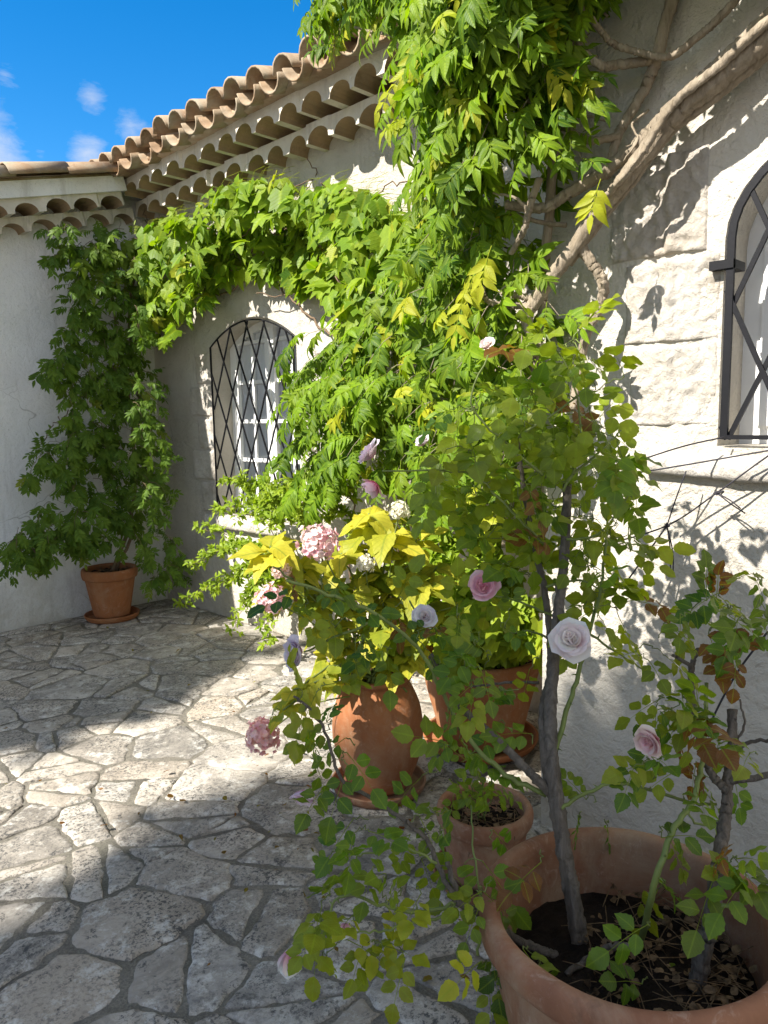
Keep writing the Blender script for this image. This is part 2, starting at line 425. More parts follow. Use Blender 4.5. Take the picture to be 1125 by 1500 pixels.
def pinnate(F, pos, d, up, L, pairs, ls, tint, droop=.5, tpls=T_LANCE, wid=1.0, rr=.0016, spread=1.05):
    """a feather leaf: stalk with pairs of leaflets and one at the tip"""
    d = unit(d); up = unit(up - d*(up @ d)); side = np.cross(d, up)
    n = pairs+2; pts = []
    p = np.array(pos, float); dd = d.copy()
    for i in range(n+1):
        pts.append(p.copy())
        dd = unit(dd + np.array([0, 0, -1.])*droop*1.6/n); p = p + dd*L/n
    F.strip(pts, rr, tint)
    for i in range(2, n+1):
        t = unit(pts[min(i+1, n)]-pts[i-1]); sd = unit(np.cross(t, up)); nn = np.cross(sd, t)
        s_ = ls*(.72+.4*math.sin(PI*(i-1)/n))*rng.uniform(.88, 1.12)
        if i == n:
            F.leaf(tpls[rng.integers(len(tpls))], pts[i], t+np.array([0, 0, -.2]), nn+rng.normal(0, .15, 3), s_*1.05, jt(tint), wid)
        else:
            for sg in (-1, 1):
                dl = t*math.cos(spread)+sg*sd*math.sin(spread)+np.array([0, 0, -.28])+rng.normal(0, .11, 3)
                F.leaf(tpls[rng.integers(len(tpls))], pts[i], dl, nn+rng.normal(0, .22, 3), s_, jt(tint), wid)
def jt(t):
    return (min(1, max(0, t[0]+rng.normal(0, .10))), min(1, max(0, t[1]+rng.normal(0, .03))), t[2])

def inpoly(x, y, P):
    c = False; n = len(P)
    for i in range(n):
        x1, y1 = P[i]; x2, y2 = P[i-1]
        if (y1 > y) != (y2 > y) and x < (x2-x1)*(y-y1)/(y2-y1)+x1: c = not c
    return c
def sample(P, n):
    xs = [p[0] for p in P]; ys = [p[1] for p in P]; out = []
    while len(out) < n:
        x, y = rng.uniform(min(xs), max(xs)), rng.uniform(min(ys), max(ys))
        if inpoly(x, y, P): out.append((x, y))
    return out

# ------------------------------------------------------------------ house
house = empty('stone_house', (W, D, 0), 'white plastered stone house with canal tile roof, arched barred windows and climbing vines', 'house')

def arch_z(t, rise, ell): return rise*(1-(2*t-1)**2)**(.5 if ell else 1.0)
def arch_pts(y0, y1, z0, zs, rise, n=22, ell=False):
    """opening outline, from y0 side bottom, over the arch, to y1 side bottom"""
    pts = [(y0, z0), (y0, zs)]
    for i in range(1, n):
        t = .5-.5*math.cos(PI*i/n) if ell else i/n; a = lerp(y0, y1, t); pts.append((a, zs + arch_z(t, rise, ell)))
    return pts + [(y1, zs), (y1, z0)]

def wall_face(mb, x, outer, holes, depth):
    """wall in the plane X=x (outside faces -X), with openings and reveals"""
    polys = [[Vector((p[0], p[1], 0)) for p in outer]] + [[Vector((p[0], p[1], 0)) for p in h] for h in holes]
    flat = [p for pl in polys for p in pl]
    tris = tessellate_polygon(polys)
    mb.add([(x, p.x, p.y) for p in flat], [tuple(t) for t in tris])
    for h in holes:
        k = len(h); vs = [(x, p[0], p[1]) for p in h]+[(x+depth, p[0], p[1]) for p in h]
        mb.add(vs, [(i, (i+1) % k, k+(i+1) % k, k+i) for i in range(k)])

WIN1 = dict(y0=4.80, y1=3.80, z0=.80, zs=2.02, rise=.17)
WIN2 = dict(y0=.825, y1=-.22, z0=1.40, zs=1.97, rise=.32, ell=True)
h1 = arch_pts(**WIN1); h2 = arch_pts(**WIN2)
mb = MB()
wall_face(mb, W, [(D+.4, -.05), (D+.4, 3.40), (NY-.3, 3.40), (NY-.3, -.05)], [h1], .30)
mb.add([(W+.3, D+.4, -.05), (W+5, D+.4, -.05), (W+5, D+.4, 3.4), (W+.3, D+.4, 3.4)], [(0, 1, 2, 3)])
main_wall = mb.build('wall', M['plaster'], house, smooth=False)
mb = MB()
wall_face(mb, NW, [(NY, -.05), (NY, 5.6), (-5.0, 5.6), (-5.0, -.05)], [h2], .30)
mb.add([(NW, NY, -.05), (W+5, NY, -.05), (W+5, NY, 5.6), (NW, NY, 5.6)], [(0, 1, 2, 3)])
mb.add([(NW, -5, -.05), (W+5, -5, -.05), (W+5, -5, 5.6), (NW, -5, 5.6)], [(3, 2, 1, 0)])
near_wall = mb.build('wall', M['plaster'], house, smooth=False)
# left wing: gable wall, its top follows the slope of the roof
def wing_top(x): return 3.08 + .25*(x-2.95)
mb = MB()
xs = [W+.1, -3.0]
mb.add([(xs[0], D, -.05), (xs[1], D, -.05), (xs[1], D, wing_top(xs[1])+.22), (xs[0], D, wing_top(xs[0])+.22)], [(0, 1, 2, 3)])
mb.add([(xs[1], D, -.05), (xs[1], D+7, -.05), (xs[1], D+7, wing_top(xs[1])+.2), (xs[1], D, wing_top(xs[1])+.22)], [(0, 1, 2, 3)])
wing_wall = mb.build('wall', M['plaster_shaded'], house, smooth=False)

# genoise cornice: rows of half-round tiles bedded in mortar
def genoise(mb, origin, along, out, up, length, proj, thick, pitch=.207, rad=.086, hgt=.072, back=.0):
    """along/out/up are unit vectors; origin is the bottom edge on the wall face"""
    o, a, b, c = (np.array(q, float) for q in (origin, along, out, up))
    n = int(length/pitch); NA = 10
    prof = []
    for k in range(n):
        s0 = k*pitch
        ctr = s0+pitch/2+rng.uniform(-.010, .010); r = rad*rng.uniform(.88, 1.04); hh = hgt*rng.uniform(.84, 1.12)
        j = rng.uniform(-.014, .014)
        prof.append((s0, 0, j, 0))
        for i in range(NA+1):
            an = PI - PI*i/NA
            prof.append((ctr+r*math.cos(an), hh*math.sin(an)**.9, j, 1))
    prof.append((n*pitch, 0, 0, 0))
    vs = []; fs = []; mi = []
    for (s_, z, j, k) in prof:
        f = proj+j
        vs += [o+a*s_+b*f+c*z, o+a*s_+b*f+c*thick, o+a*s_+b*back+c*z, o+a*s_+b*back+c*thick]
    for i in range(len(prof)-1):
        q = 4*i
        fs.append((q, q+4, q+5, q+1)); mi.append(0)                # front
        inside = prof[i][3] and prof[i+1][3]
        fs.append((q, q+2, q+6, q+4)); mi.append(1 if inside else 0)  # underside
        fs.append((q+1, q+5, q+7, q+3)); mi.append(0)
        # closed back of the hollow
    e = 4*(len(prof)-1)
    fs += [(0, 1, 3, 2), (e, e+2, e+3, e+1)]; mi += [0, 0]
    b0 = len(mb.v); mb.v.extend(tuple(p) for p in vs); mb.f.extend(tuple(i+b0 for i in f) for f in fs); mb.mi.extend(mi)

Lm = D - (NY) - .0
mb = MB()
genoise(mb, (W, D-.10, 3.055), (0, -1, 0), (-1, 0, 0), (0, 0, 1), Lm, .15, .105)
genoise(mb, (W, D-.22, 3.160), (0, -1, 0), (-1, 0, 0), (0, 0, 1), Lm-.1, .30, .110)
sl = unit((-1, 0, -.25)); upw = unit((-.25, 0, 1))
genoise(mb, (W-.16, D, wing_top(W-.16)-.055), sl, (0, -1, 0), upw, 6.0, .13, .100)
genoise(mb, (W-.31, D, wing_top(W-.31)+.048), sl, (0, -1, 0), upw, 6.0, .26, .095)
corn = mb.build('cornice', [M['genoise'], M['tile_in']], house, smooth=False)
# plain mortar band of the wing verge
mb = MB()
pa, pb = np.array((W-.30, D, wing_top(W-.30)+.145)), np.array((-3.0, D, wing_top(-3.0)+.145))
def slabbar(mb, pa, pb, u, o, hu, d0, d1):
    u = np.array(u); o = np.array(o)
    vs = [pa+o*d0, pa+o*d1, pa+o*d1+u*hu, pa+o*d0+u*hu, pb+o*d0, pb+o*d1, pb+o*d1+u*hu, pb+o*d0+u*hu]
    mb.add(vs, [(0, 1, 2, 3), (7, 6, 5, 4), (0, 4, 5, 1), (1, 5, 6, 2), (2, 6, 7, 3), (3, 7, 4, 0)])
slabbar(mb, pa, pb, upw, (0, -1, 0), .115, -.3, .285)
mb.build('verge_band', M['plaster_shaded'], house, smooth=False)

# canal tile roof: alternating covers (hump) and channels (trough), each course a tapered half pipe
def half_tile(mb, p, d, side, up, L, r0, r1, hump=True, th=.012, n=8):
    sg = 1 if hump else -1
    vs = []
    for (t, r) in ((0, r0), (1, r1)):
        for rr in (r, r-th):
            for i in range(n+1):
                an = PI*i/n
                vs.append(p + d*L*t + side*rr*math.cos(an) + up*sg*rr*math.sin(an))
    k = n+1; fs = []
    for i in range(n):
        fs += [(i, i+1, 2*k+i+1, 2*k+i), (k+i, 3*k+i, 3*k+i+1, k+i+1), (i, k+i, k+i+1, i+1), (2*k+i, 2*k+i+1, 3*k+i+1, 3*k+i)]
    fs += [(0, 2*k, 3*k, k), (n, k+n, 3*k+n, 2*k+n)]
    mb.add(vs, fs)
mb = MB()
rd = unit((1, 0, .30)); ru = unit((-.30, 0, 1)); P_ = .205
nc = int((D-NY+.35)/P_)
for c in range(nc):
    y = D+.05 - c*P_
    for k in range(7):
        j = rng.normal(0, .008, 3)
        base = np.array((W-.43, y, 3.31)) + rd*(k*.34) + ru*(.012*k % .012)
        half_tile(mb, base+ru*.012+j*.6+np.array((rng.uniform(-.02, .02) if k == 0 else 0, 0, 0)), rd, np.array((0, 1., 0)), ru, .42, .086, .074, False)
        j = rng.normal(0, .009, 3)
        half_tile(mb, base+np.array((0, -P_/2, 0))+ru*.022+j+np.array((rng.uniform(-.035, .02), 0, 0)), rd, np.array((0, 1., 0)), ru, .42, .088, .074, True)
# bedding under the tiles
slabbar(mb, np.array((W-.36, D+.3, 3.272)), np.array((W-.36, NY, 3.272)), (0, 0, 1), (1, 0, 0), .045, 0, 2.6)
roof = mb.build('roof', M['tile'], house)
mb = MB()
wd = unit((-1, 0, -.25))
ptop = np.array((W-.36, D-.27, wing_top(W-.36)+.265))
for c in range(9):
    for k in range(15):
        base = ptop + np.array((0, c*.205, .0)) + wd*(k*.38) + rng.normal(0, .006, 3)
        half_tile(mb, base+upw*.0, wd, np.array((0, 1., 0)), upw, .42, .085, .095, True)
        if c: half_tile(mb, base+np.array((0, -.102, .0))-upw*.01, wd, np.array((0, 1., 0)), upw, .42, .09, .08, False)
slabbar(mb, ptop-upw*.012+np.array((0, -.02, 0)), ptop-upw*.012+np.array((0, -.02, 0))+wd*5.8, upw, (0, 1, 0), .02, 0, 3)
mb.build('roof', M['tile'], house)
# upper roof of the near block, out of frame above
mb = MB()
genoise(mb, (NW, NY, 5.45), (0, -1, 0), (-1, 0, 0), (0, 0, 1), 6.2, .15, .105)
mb.build('cornice', [M['genoise'], M['tile_in']], house, smooth=False)
mb = MB()
for c in range(32):
    for k in range(6):
        base = np.array((NW-.28, NY+.1-c*P_, 5.60))+rd*(k*.34)+rng.normal(0, .006, 3)
        half_tile(mb, base, rd, np.array((0, 1., 0)), ru, .42, .086, .074, False)
        half_tile(mb, base+np.array((0, -P_/2, .02)), rd, np.array((0, 1., 0)), ru, .42, .088, .074, True)
mb.build('roof', M['tile'], house)

# dressed stone blocks
def block(mb, x, y0, y1, z0, z1, proud, amp, seed, res=.007, arris=None):
    """rough-faced stone with a hammered surface, set slightly proud of the plaster"""
    ny = max(3, int(abs(y1-y0)/res)); nz = max(3, int((z1-z0)/res))
    vs = []
    for j in range(nz+1):
        for i in range(ny+1):
            u, v = i/ny, j/nz
            e = min(u, 1-u)*abs(y1-y0); e2 = min(v, 1-v)*(z1-z0)
            edge = min(1, min(e, e2)/.010)
            y, z = lerp(y0, y1, u), lerp(z0, z1, v)
            if edge < 1:
                q = .010*mnoise.noise(Vector((y*9+seed, z*9, 3.1))); y += q; z += .010*mnoise.noise(Vector((y*9, z*9+seed, 7.7)))
            p = Vector((y*34, z*30, seed*3.3))
            h = amp*(.7*mnoise.fractal(p, .7, 2.2, 4) + .35*abs(mnoise.noise(Vector((y*19, z*17, seed)))) + .5*mnoise.voronoi(Vector((y*30+mnoise.noise(p), z*26, seed)))[0][0])
            if arris is not None: h += .012*max(0, 1-abs(y-arris)/.02) - .10*max(0, arris-.012-y)*.35
            vs.append((x - (proud*edge**.5) - h*edge + (.012 if edge == 0 else 0), y, z))
    vflip = y1 < y0
    fs = [(j*(ny+1)+i, j*(ny+1)+i+1, (j+1)*(ny+1)+i+1, (j+1)*(ny+1)+i) for j in range(nz) for i in range(ny)]
    mb.add(vs, fs if vflip else [f[::-1] for f in fs])

win2 = empty('window', (NW, .3, 1.4), parent=house); win2.location = Vector((NW, .3, 1.4)) - Vector(house.location)
win1 = empty('window', (W, 4.3, .8), parent=house); win1.location = Vector((W, 4.3, .8)) - Vector(house.location)
def stone(win, *a, **k):
    mb = MB(); block(mb, *a, **k); mb.build('surround_stone', M['stone'], win)
e = .83
stone(win2, NW, 1.10, e, 1.455, 1.695, .002, .011, 1, arris=.975)
stone(win2, NW, 1.12, e, 1.700, 1.945, .003, .011, 2, arris=.975)
stone(win2, NW, 1.17, .87, 1.95, 2.24, .005, .014, 3, arris=.98)
stone(win2, NW, -.225, -.55, 1.455, 1.75, .012, .007, 4); stone(win2, NW, -.225, -.50, 1.755, 2.05, .012, .007, 5)
def sill(mb, x, y0, y1, z0, z1, proud, seed, tilt=0.0, back=.12):
    ny = int(abs(y1-y0)/.015); prof = [(back, z0+.0), (-proud+.008, z0), (-proud, z0+.02), (-proud-.002, (z0+z1)/2), (-proud, z1-.012), (-proud+.012, z1), (back, z1+.012)]
    vs = []
    for i in range(ny+1):
        y = lerp(y0, y1, i/ny); dz = tilt*(y-y0)
        for k, (dx, z) in enumerate(prof):
            q = .007*mnoise.fractal(Vector((y*12, z*14, seed)), 1, 2, 4)
            vs.append((x+dx+q, y, z+dz+.006*mnoise.noise(Vector((y*10, k*1.3, seed)))))
    m_ = len(prof)
    fs = [(i*m_+k, (i+1)*m_+k, (i+1)*m_+k+1, i*m_+k+1) for i in range(ny) for k in range(m_-1)]
    fs += [tuple(range(m_))[::-1], tuple(ny*m_+k for k in range(m_))]
    mb.add(vs, fs)
mb = MB(); sill(mb, NW, 1.03, -.45, 1.315, 1.385, .035, 2.0, .045, back=.28); mb.build('sill', M['stone'], win2)
mb = MB(); sill(mb, W, 4.90, 3.70, .70, .79, .05, 5.0, back=.28); mb.build('sill', M['stone'], win1)
# surround of the far window: worn blocks almost flush with the plaster
zc = .80
for k in range(5):
    hh = .24; w_ = .30 if k % 2 else .20
    stone(win1, W, 4.80+w_, 4.805, zc, zc+hh-.004, .012, .006, 20+k, .015); stone(win1, W, 3.795, 3.80-w_, zc, zc+hh-.004, .012, .006, 40+k, .015); zc += hh

def frame_window(win, X, o, cols=2, rows=4):
    """white casement in an arched opening, two leaves with glazing bars, set back in the reveal"""
    xf = X+.17; y0, y1, z0, zs, rise = o['y0'], o['y1'], o['z0'], o['zs'], o['rise']; ell = o.get('ell', False)
    b = .055; mb = MB()
    out = arch_pts(y0, y1, z0, zs, rise, ell=ell); n = len(out)
    cy = (y0+y1)/2
    inn = arch_pts(y0-b, y1+b, z0+b, zs, rise-b, ell=ell)
    vs = [(xf, *p) for p in out]+[(xf, *p) for p in inn]+[(xf+.06, *p) for p in out]+[(xf+.06, *p) for p in inn]
    fs = []
    for i in range(n):
        j = (i+1) % n
        fs += [(i, j, n+j, n+i), (n+i, n+j, 3*n+j, 3*n+i), (2*n+i, 3*n+i, 3*n+j, 2*n+j)]
    mb.add(vs, fs)
    def ztop(y): t = min(1, max(0, (y-y0-.02*0)/(y1-y0))); return zs + arch_z(t, rise-b, ell)
    mb.box((xf-.012, cy-.05, z0+b-.003), (xf+.045, cy+.05, ztop(cy)+.01))                     # meeting stiles
    mb.box((xf-.022, cy-.012, z0+b), (xf-.0125, cy+.012, ztop(cy)))
    mb.box((xf-.008, y0-b-.045, z0+b-.002), (xf+.043, y0-b+.004, zs+.03)); mb.box((xf-.008, y1+b-.004, z0+b-.002), (xf+.043, y1+b+.045, zs+.03))
    lo = z0+b
    for (a, c) in ((y0-b-.045, cy+.05), (cy-.05, y1+b+.045)):
        for k in range(1, cols):
            y = lerp(a, c, k/cols); mb.box((xf+.004, y-.012, lo), (xf+.034, y+.012, ztop(y)+.01))
        for k in range(1, rows+1):
            z = lo+.06+k*(zs-lo-.03)/rows; mb.box((xf+.006, min(a, c), z-.013), (xf+.032, max(a, c), z+.013))
        mb.box((xf-.006, min(a, c), lo-.001), (xf+.042, max(a, c), lo+.07))
    mb.build('window_frame', M['white'], win, smooth=False)
    mb = MB()
    mb.add([(xf+.02, y0-.02, z0+.02), (xf+.02, y1+.02, z0+.02), (xf+.02, y1+.02, zs+rise*.95), (xf+.02, y0-.02, zs+rise*.95)], [(0, 1, 2, 3)])
    mb.build('pane', M['glass'], win, smooth=False)
    # curtain hanging behind the glass
    mb = MB(); nn = 80; vs = []
    for i in range(nn+1):
        y = lerp(y0+.1, y1-.1, i/nn); x = xf+.038+.006*math.sin(i*.9)+.005*math.sin(i*2.3)
        vs += [(x, y, z0-.1), (x, y, zs+rise+.05)]
    mb.add(vs, [(2*i, 2*i+2, 2*i+3, 2*i+1) for i in range(nn)])
    mb.build('curtain', M['curtain'], win)
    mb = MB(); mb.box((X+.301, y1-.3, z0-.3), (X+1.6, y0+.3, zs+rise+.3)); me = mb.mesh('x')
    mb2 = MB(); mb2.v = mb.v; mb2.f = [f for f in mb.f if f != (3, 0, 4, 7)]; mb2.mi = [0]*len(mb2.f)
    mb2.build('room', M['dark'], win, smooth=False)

frame_window(win1, W, WIN1, 2, 4)
frame_window(win2, NW, WIN2, 2, 3)

def grille(win, X, o, pitch, slope, off, bar, edge, xo=-.012):
    """wrought iron diamond lattice in an arched flat-bar frame"""
    mb = MB(); y0, y1, z0, zs, rise = o['y0']-.015, o['y1']+.015, o['z0']+.02, o['zs'], o['rise']-.015; ell = o.get('ell', False)
    def ztop(y): t = min(1, max(0, (y-y0)/(y1-y0))); return zs+arch_z(t, rise, ell)
    def flat(a, b, w, th, x):
        a = np.array((a[0], a[1])); b = np.array((b[0], b[1])); d = (b-a)/np.linalg.norm(b-a); nrm = np.array((-d[1], d[0]))*w/2
        q = [a-nrm, b-nrm, b+nrm, a+nrm]
        mb.add([(x, *p) for p in q]+[(x+th, *p) for p in q], [(0, 3, 2, 1), (4, 5, 6, 7), (0, 1, 5, 4), (1, 2, 6, 5), (2, 3, 7, 6), (3, 0, 4, 7)])
    # frame swept along the outline
    ol = arch_pts(y0, y1, z0, zs, rise, 24, ell); il = arch_pts(y0-edge, y1+edge, z0+edge*.6, zs, rise-edge, 24, ell); n = len(ol)
    vs = [(X+xo-.004, *p) for p in ol]+[(X+xo-.004, *p) for p in il]+[(X+xo+.008, *p) for p in ol]+[(X+xo+.008, *p) for p in il]; fs = []
    for i in range(n):
        j = (i+1) % n; fs += [(i, j, n+j, n+i), (n+i, n+j, 3*n+j, 3*n+i), (2*n+i, 3*n+i, 3*n+j, 2*n+j), (i, 2*n+i, 2*n+j, j)]
    mb.add(vs, fs)
    mb.build('grille_frame', M['iron'], win, smooth=False)
    mb = MB()
    for sg in (1, -1):
        k = -40
        while k < 40:
            # line y = yk + sg*(z-z0)/slope
            yk = cyk = (y0+y1)/2 + off + k*pitch; k += 1
            seg = []
            N = 160
            for i in range(N+1):
                z = lerp(z0, zs+rise, i/N); y = yk+sg*(z-z0)/slope
                if min(y0, y1) < y < max(y0, y1) and z < ztop(y): seg.append((y, z))
            if len(seg) > 4: flat(seg[0], seg[-1], bar, .009, X+xo-.001+(0 if sg > 0 else .010))
    mb.build('grille', M['iron'], win, smooth=False)
grille(win1, W, WIN1, .197, 2.25, .03, .009, .009)
grille(win2, NW, WIN2, .17, 2.2, -.02, .013, .020, xo=-.022)
for (y, z) in ((.82, 1.90), (-.22, 1.90)):
    mb = MB(); mb.box((NW-.031, y-.03, z-.012), (NW+.06, y+.035, z+.012)); mb.build('grille_lug', M['iron'], win2, smooth=False)

# ------------------------------------------------------------------ ground
def clip(poly, mid, nrm):
    out = []; n = len(poly)
    for i in range(n):
        a, b = poly[i], poly[(i+1) % n]; da = (a-mid) @ nrm; db = (b-mid) @ nrm
        if da <= 0: out.append(a)
        if (da < 0) != (db < 0) and abs(da-db) > 1e-12: out.append(a+(b-a)*da/(da-db))
    return out
def paving():
    x0, x1, y0, y1 = -3.5, W, -2.5, D
    seeds = []
    tries = 0
    while tries < 26000:
        tries += 1
        p = np.array([rng.uniform(x0-.4, x1+.3), rng.uniform(y0-.4, y1+.3)])
        r = .105 + .135*(.5+.5*mnoise.noise(Vector((p[0]*1.3, p[1]*1.3, 5)))) * rng.uniform(.55, 1.25)
        if all((p[0]-q[0])**2+(p[1]-q[1])**2 > (.5*(r+q[2]))**2*1.9 for q in seeds): seeds.append((p[0], p[1], r))
    S = np.array(seeds); V = []; F = []; C = []
    for i in range(len(S)):
        c = S[i, :2]
        if not (x0 < c[0] < x1+.2 and y0 < c[1] < y1+.2): continue
        poly = [c+np.array(q) for q in ((-1, -1), (1, -1), (1, 1), (-1, 1))]
        dd = np.hypot(*(S[:, :2]-c).T); idx = np.argsort(dd)[1:26]
        for j in idx:
            d = S[j, :2]-c; L = np.linalg.norm(d); nrm = d/L
            w = (L*L + S[i, 2]**2*.9 - S[j, 2]**2*.9)/(2*L)
            gap = .002+.008*(.5+.5*mnoise.noise(Vector((c[0]+S[j, 0], c[1]+S[j, 1], 1))))
            poly = clip(poly, c+nrm*(w-gap), nrm)
            if len(poly) < 3: break
        if len(poly) < 3: continue
        for (m_, n_) in (((x1-.012, 0), (1, 0)), ((0, y1-.012), (0, 1))):
            poly = clip(poly, np.array(m_, float), np.array(n_, float))
            if len(poly) < 3: break
        if len(poly) < 3: continue
        pieces = [poly]
        area = .5*abs(sum(poly[k-1][0]*poly[k][1]-poly[k][0]*poly[k-1][1] for k in range(len(poly))))
        if area > .028 and rng.uniform() < .62:
            # a broken slab: split along a chord, sometimes again across
            an = rng.uniform(0, PI); nv = np.array((math.cos(an), math.sin(an))); mc = sum(poly)/len(poly)+rng.normal(0, .04, 2)
            pieces = [clip(poly, mc-nv*.009, nv), clip(poly, mc+nv*.009, -nv)]
            if area > .09:
                q = pieces.pop(0)
                if len(q) > 2:
                    n2 = np.array((-nv[1], nv[0]))+rng.normal(0, .3, 2); n2 /= np.linalg.norm(n2); mc = sum(q)/len(q)
                    pieces += [clip(q, mc-n2*.009, n2), clip(q, mc+n2*.009, -n2)]
        for poly in pieces:
            if len(poly) < 3: continue
            # rough the outline
            pts = []
            m = len(poly)
            ctr = sum(poly)/m
            # round the corners a little
            rp = []
            for k in range(m):
                a, b, e = poly[k-1], poly[k], poly[(k+1) % m]
                q = rng.uniform(.02, .09); rp += [b+(a-b)*min(q, .4), b+(e-b)*min(q, .4)]
            m = len(rp)
            for k in range(m):
                a, b = rp[k], rp[(k+1) % m]; ns = max(1, int(np.linalg.norm(b-a)/.014))
                for t in range(ns):
                    p = a+(b-a)*t/ns
                    q = .017*mnoise.fractal(Vector((p[0]*13, p[1]*13, i*1.7)), .8, 2.1, 5)
                    pts.append(p+unit(p-ctr)*q)
            n = len(pts)
            if n < 6: continue
            pts = np.array(pts); ctr = pts.mean(0)
            tilt = rng.normal(0, .008, 2); hz = .016+rng.uniform(-.003, .004)
            def z(p, h): return h + (p-ctr) @ tilt + .0035*mnoise.noise(Vector((p[0]*6, p[1]*6, i)))
            b0 = len(V)
            rad = np.maximum(.05, np.linalg.norm(pts-ctr, axis=1))[:, None]
            r1 = pts-(pts-ctr)/rad*.007; r2 = pts-(pts-ctr)/rad*.02
            for p in pts: V.append((p[0], p[1], -.02))
            for p in pts: V.append((p[0], p[1], z(p, hz-.008)))
            for p in r1: V.append((p[0], p[1], z(p, hz-.002)))
            for p in r2: V.append((p[0], p[1], z(p, hz)))
            V.append((ctr[0], ctr[1], z(ctr, hz)))
            for k in range(n):
                j = (k+1) % n
                for L_ in range(3): F.append((b0+L_*n+k, b0+L_*n+j, b0+(L_+1)*n+j, b0+(L_+1)*n+k))
                F.append((b0+3*n+k, b0+3*n+j, b0+4*n))
            t_ = (rng.uniform(), max(0, rng.normal(.35, .3)), rng.uniform(), 1)
            C += [t_]*(4*n+1)
    me = bpy.data.meshes.new('flagstone_paving'); me.from_pydata(V, [], F); me.update()
    a = me.attributes.new('tint', 'FLOAT_COLOR', 'POINT'); a.data.foreach_set('color', np.array(C, np.float32).ravel())
    o = link('flagstone_paving', me, M['paving'], smooth=True)
    tag(o, 'irregular pale limestone flagstones laid as crazy paving across the courtyard', 'paving', kind='structure')
    me.set_sharp_from_angle(angle=math.radians(40))
paving()
mb = MB()
G = 14
xs = np.linspace(-3.6, W+.02, 90); ys = np.linspace(-2.6, D+.02, 100)
vs = [(x, y, .005*mnoise.noise(Vector((x*5, y*5, 2)))+.010) for y in ys for x in xs]
mb.add(vs, [(j*90+i, j*90+i+1, (j+1)*90+i+1, (j+1)*90+i) for j in range(99) for i in range(89)])
o = mb.build('pavement', M['mortar']); tag(o, 'dark weathered mortar joints between the courtyard flagstones', 'pavement', kind='structure')
mb = MB(); mb.add([(-400, -400, -.03), (400, -400, -.03), (400, 400, -.03), (-400, 400, -.03)], [(0, 1, 2, 3)])
o = mb.build('ground', m_plain('gravelly_earth', (.30, .25, .19), .95, .1, (30, .5, .03)), smooth=False); tag(o, 'pale earth ground around the courtyard and house', 'ground', kind='structure')

# ------------------------------------------------------------------ pots
def lathe(prof, n=64, wob=.0, seed=0):
    mb = MB(); vs = []
    for (r, z) in prof:
        for i in range(n):
            a = 2*PI*i/n; k = 1+wob*mnoise.noise(Vector((math.cos(a)*1.5, math.sin(a)*1.5, z*6+seed)))
            vs.append((r*k*math.cos(a), r*k*math.sin(a), z))
    m_ = len(prof)
    fs = [(j*n+i, j*n+(i+1) % n, (j+1)*n+(i+1) % n, (j+1)*n+i) for j in range(m_-1) for i in range(n)]
    if prof[0][0] < .02 or True: fs.append(tuple(range(n))[::-1])
    if prof[-1][0] > 0: fs.append(tuple((m_-1)*n+i for i in range(n)))
    mb.add(vs, fs); return mb
def smoothprof(ctrl, per=4):
    return [(float(p[0]), float(p[1])) for p in spline([(a, b, 0) for a, b in ctrl], per)]
def shift(mb, loc): mb.v = [(x+loc[0], y+loc[1], z+loc[2]) for x, y, z in mb.v]; return mb

def pot(name, loc, outer, inner, mat, soil_z, soil_r, label, litter=0, rimz=None):
    e = empty(name, loc, label, 'plant pot')
    prof = [(p[0], p[1]) for p in smoothprof(outer+inner)]
    shift(lathe(prof, 72, .022, loc[0]*7), loc).build('pot_body', mat, e)
    # soil: lumpy disc
    mb = MB(); n, R = 64, 22; vs = [(0, 0, soil_z+.01)]
    for j in range(1, R+1):
        for i in range(n):
            a = 2*PI*i/n; r = soil_r*j/R; x, y = r*math.cos(a), r*math.sin(a)
            vs.append((x, y, soil_z+.016*mnoise.fractal(Vector((x*22, y*22, loc[0]*9)), 1, 2, 4)+.01*(1-j/R)))
    fs = [(0, 1+i, 1+(i+1) % n) for i in range(n)]
    fs += [(1+(j-1)*n+i, 1+j*n+i, 1+j*n+(i+1) % n, 1+(j-1)*n+(i+1) % n) for j in range(1, R) for i in range(n)]
    mb.add(vs, fs); shift(mb, loc).build('soil', M['soil'], e)
    if litter:
        mb = MB()
        for k in range(litter):
            a = rng.uniform(0, 2*PI); r = soil_r*.95*math.sqrt(rng.uniform())
            if litter > 500 and mnoise.noise(Vector((r*math.cos(a)*7, r*math.sin(a)*7, 3)))+.9*math.cos(a-5.0)*r/soil_r < -.15+rng.normal(0, .15): continue
            p = np.array((r*math.cos(a), r*math.sin(a), soil_z+.018+rng.uniform(0, .012)))
            if rng.uniform() < .22:
                d = unit(rng.normal(0, 1, 3)*np.array((1, 1, .12)))*rng.uniform(.03, .10); mb.tube([p-d, p+np.array((0, 0, .008)), p+d], .0011, 4)
            else:
                R_ = frame(unit(rng.normal(0, 1, 3)*np.array((1, 1, .3))), np.array((0, 0, 1.))+rng.normal(0, .5, 3)); v, uv, f = T_OVAL[rng.integers(3)]
                mb.add((v*rng.uniform(.010, .026)) @ R_.T+p, f)
        shift(mb, loc).build('dry_litter', M['litter'], e)['kind'] = 'stuff'
    return e
def saucer(loc, r, h, mat, label):
    prof = smoothprof([(r*.86, 0), (r*.95, h*.35), (r, h*.92), (r*.985, h), (r*.955, h*.95), (r*.91, h*.4), (r*.82, h*.25), (.03, h*.22)], 3)
    o = shift(lathe(prof, 64, .008), loc).build('pot_saucer', mat); tag(o, label, 'saucer', 'terracotta saucers under the pots'); return o

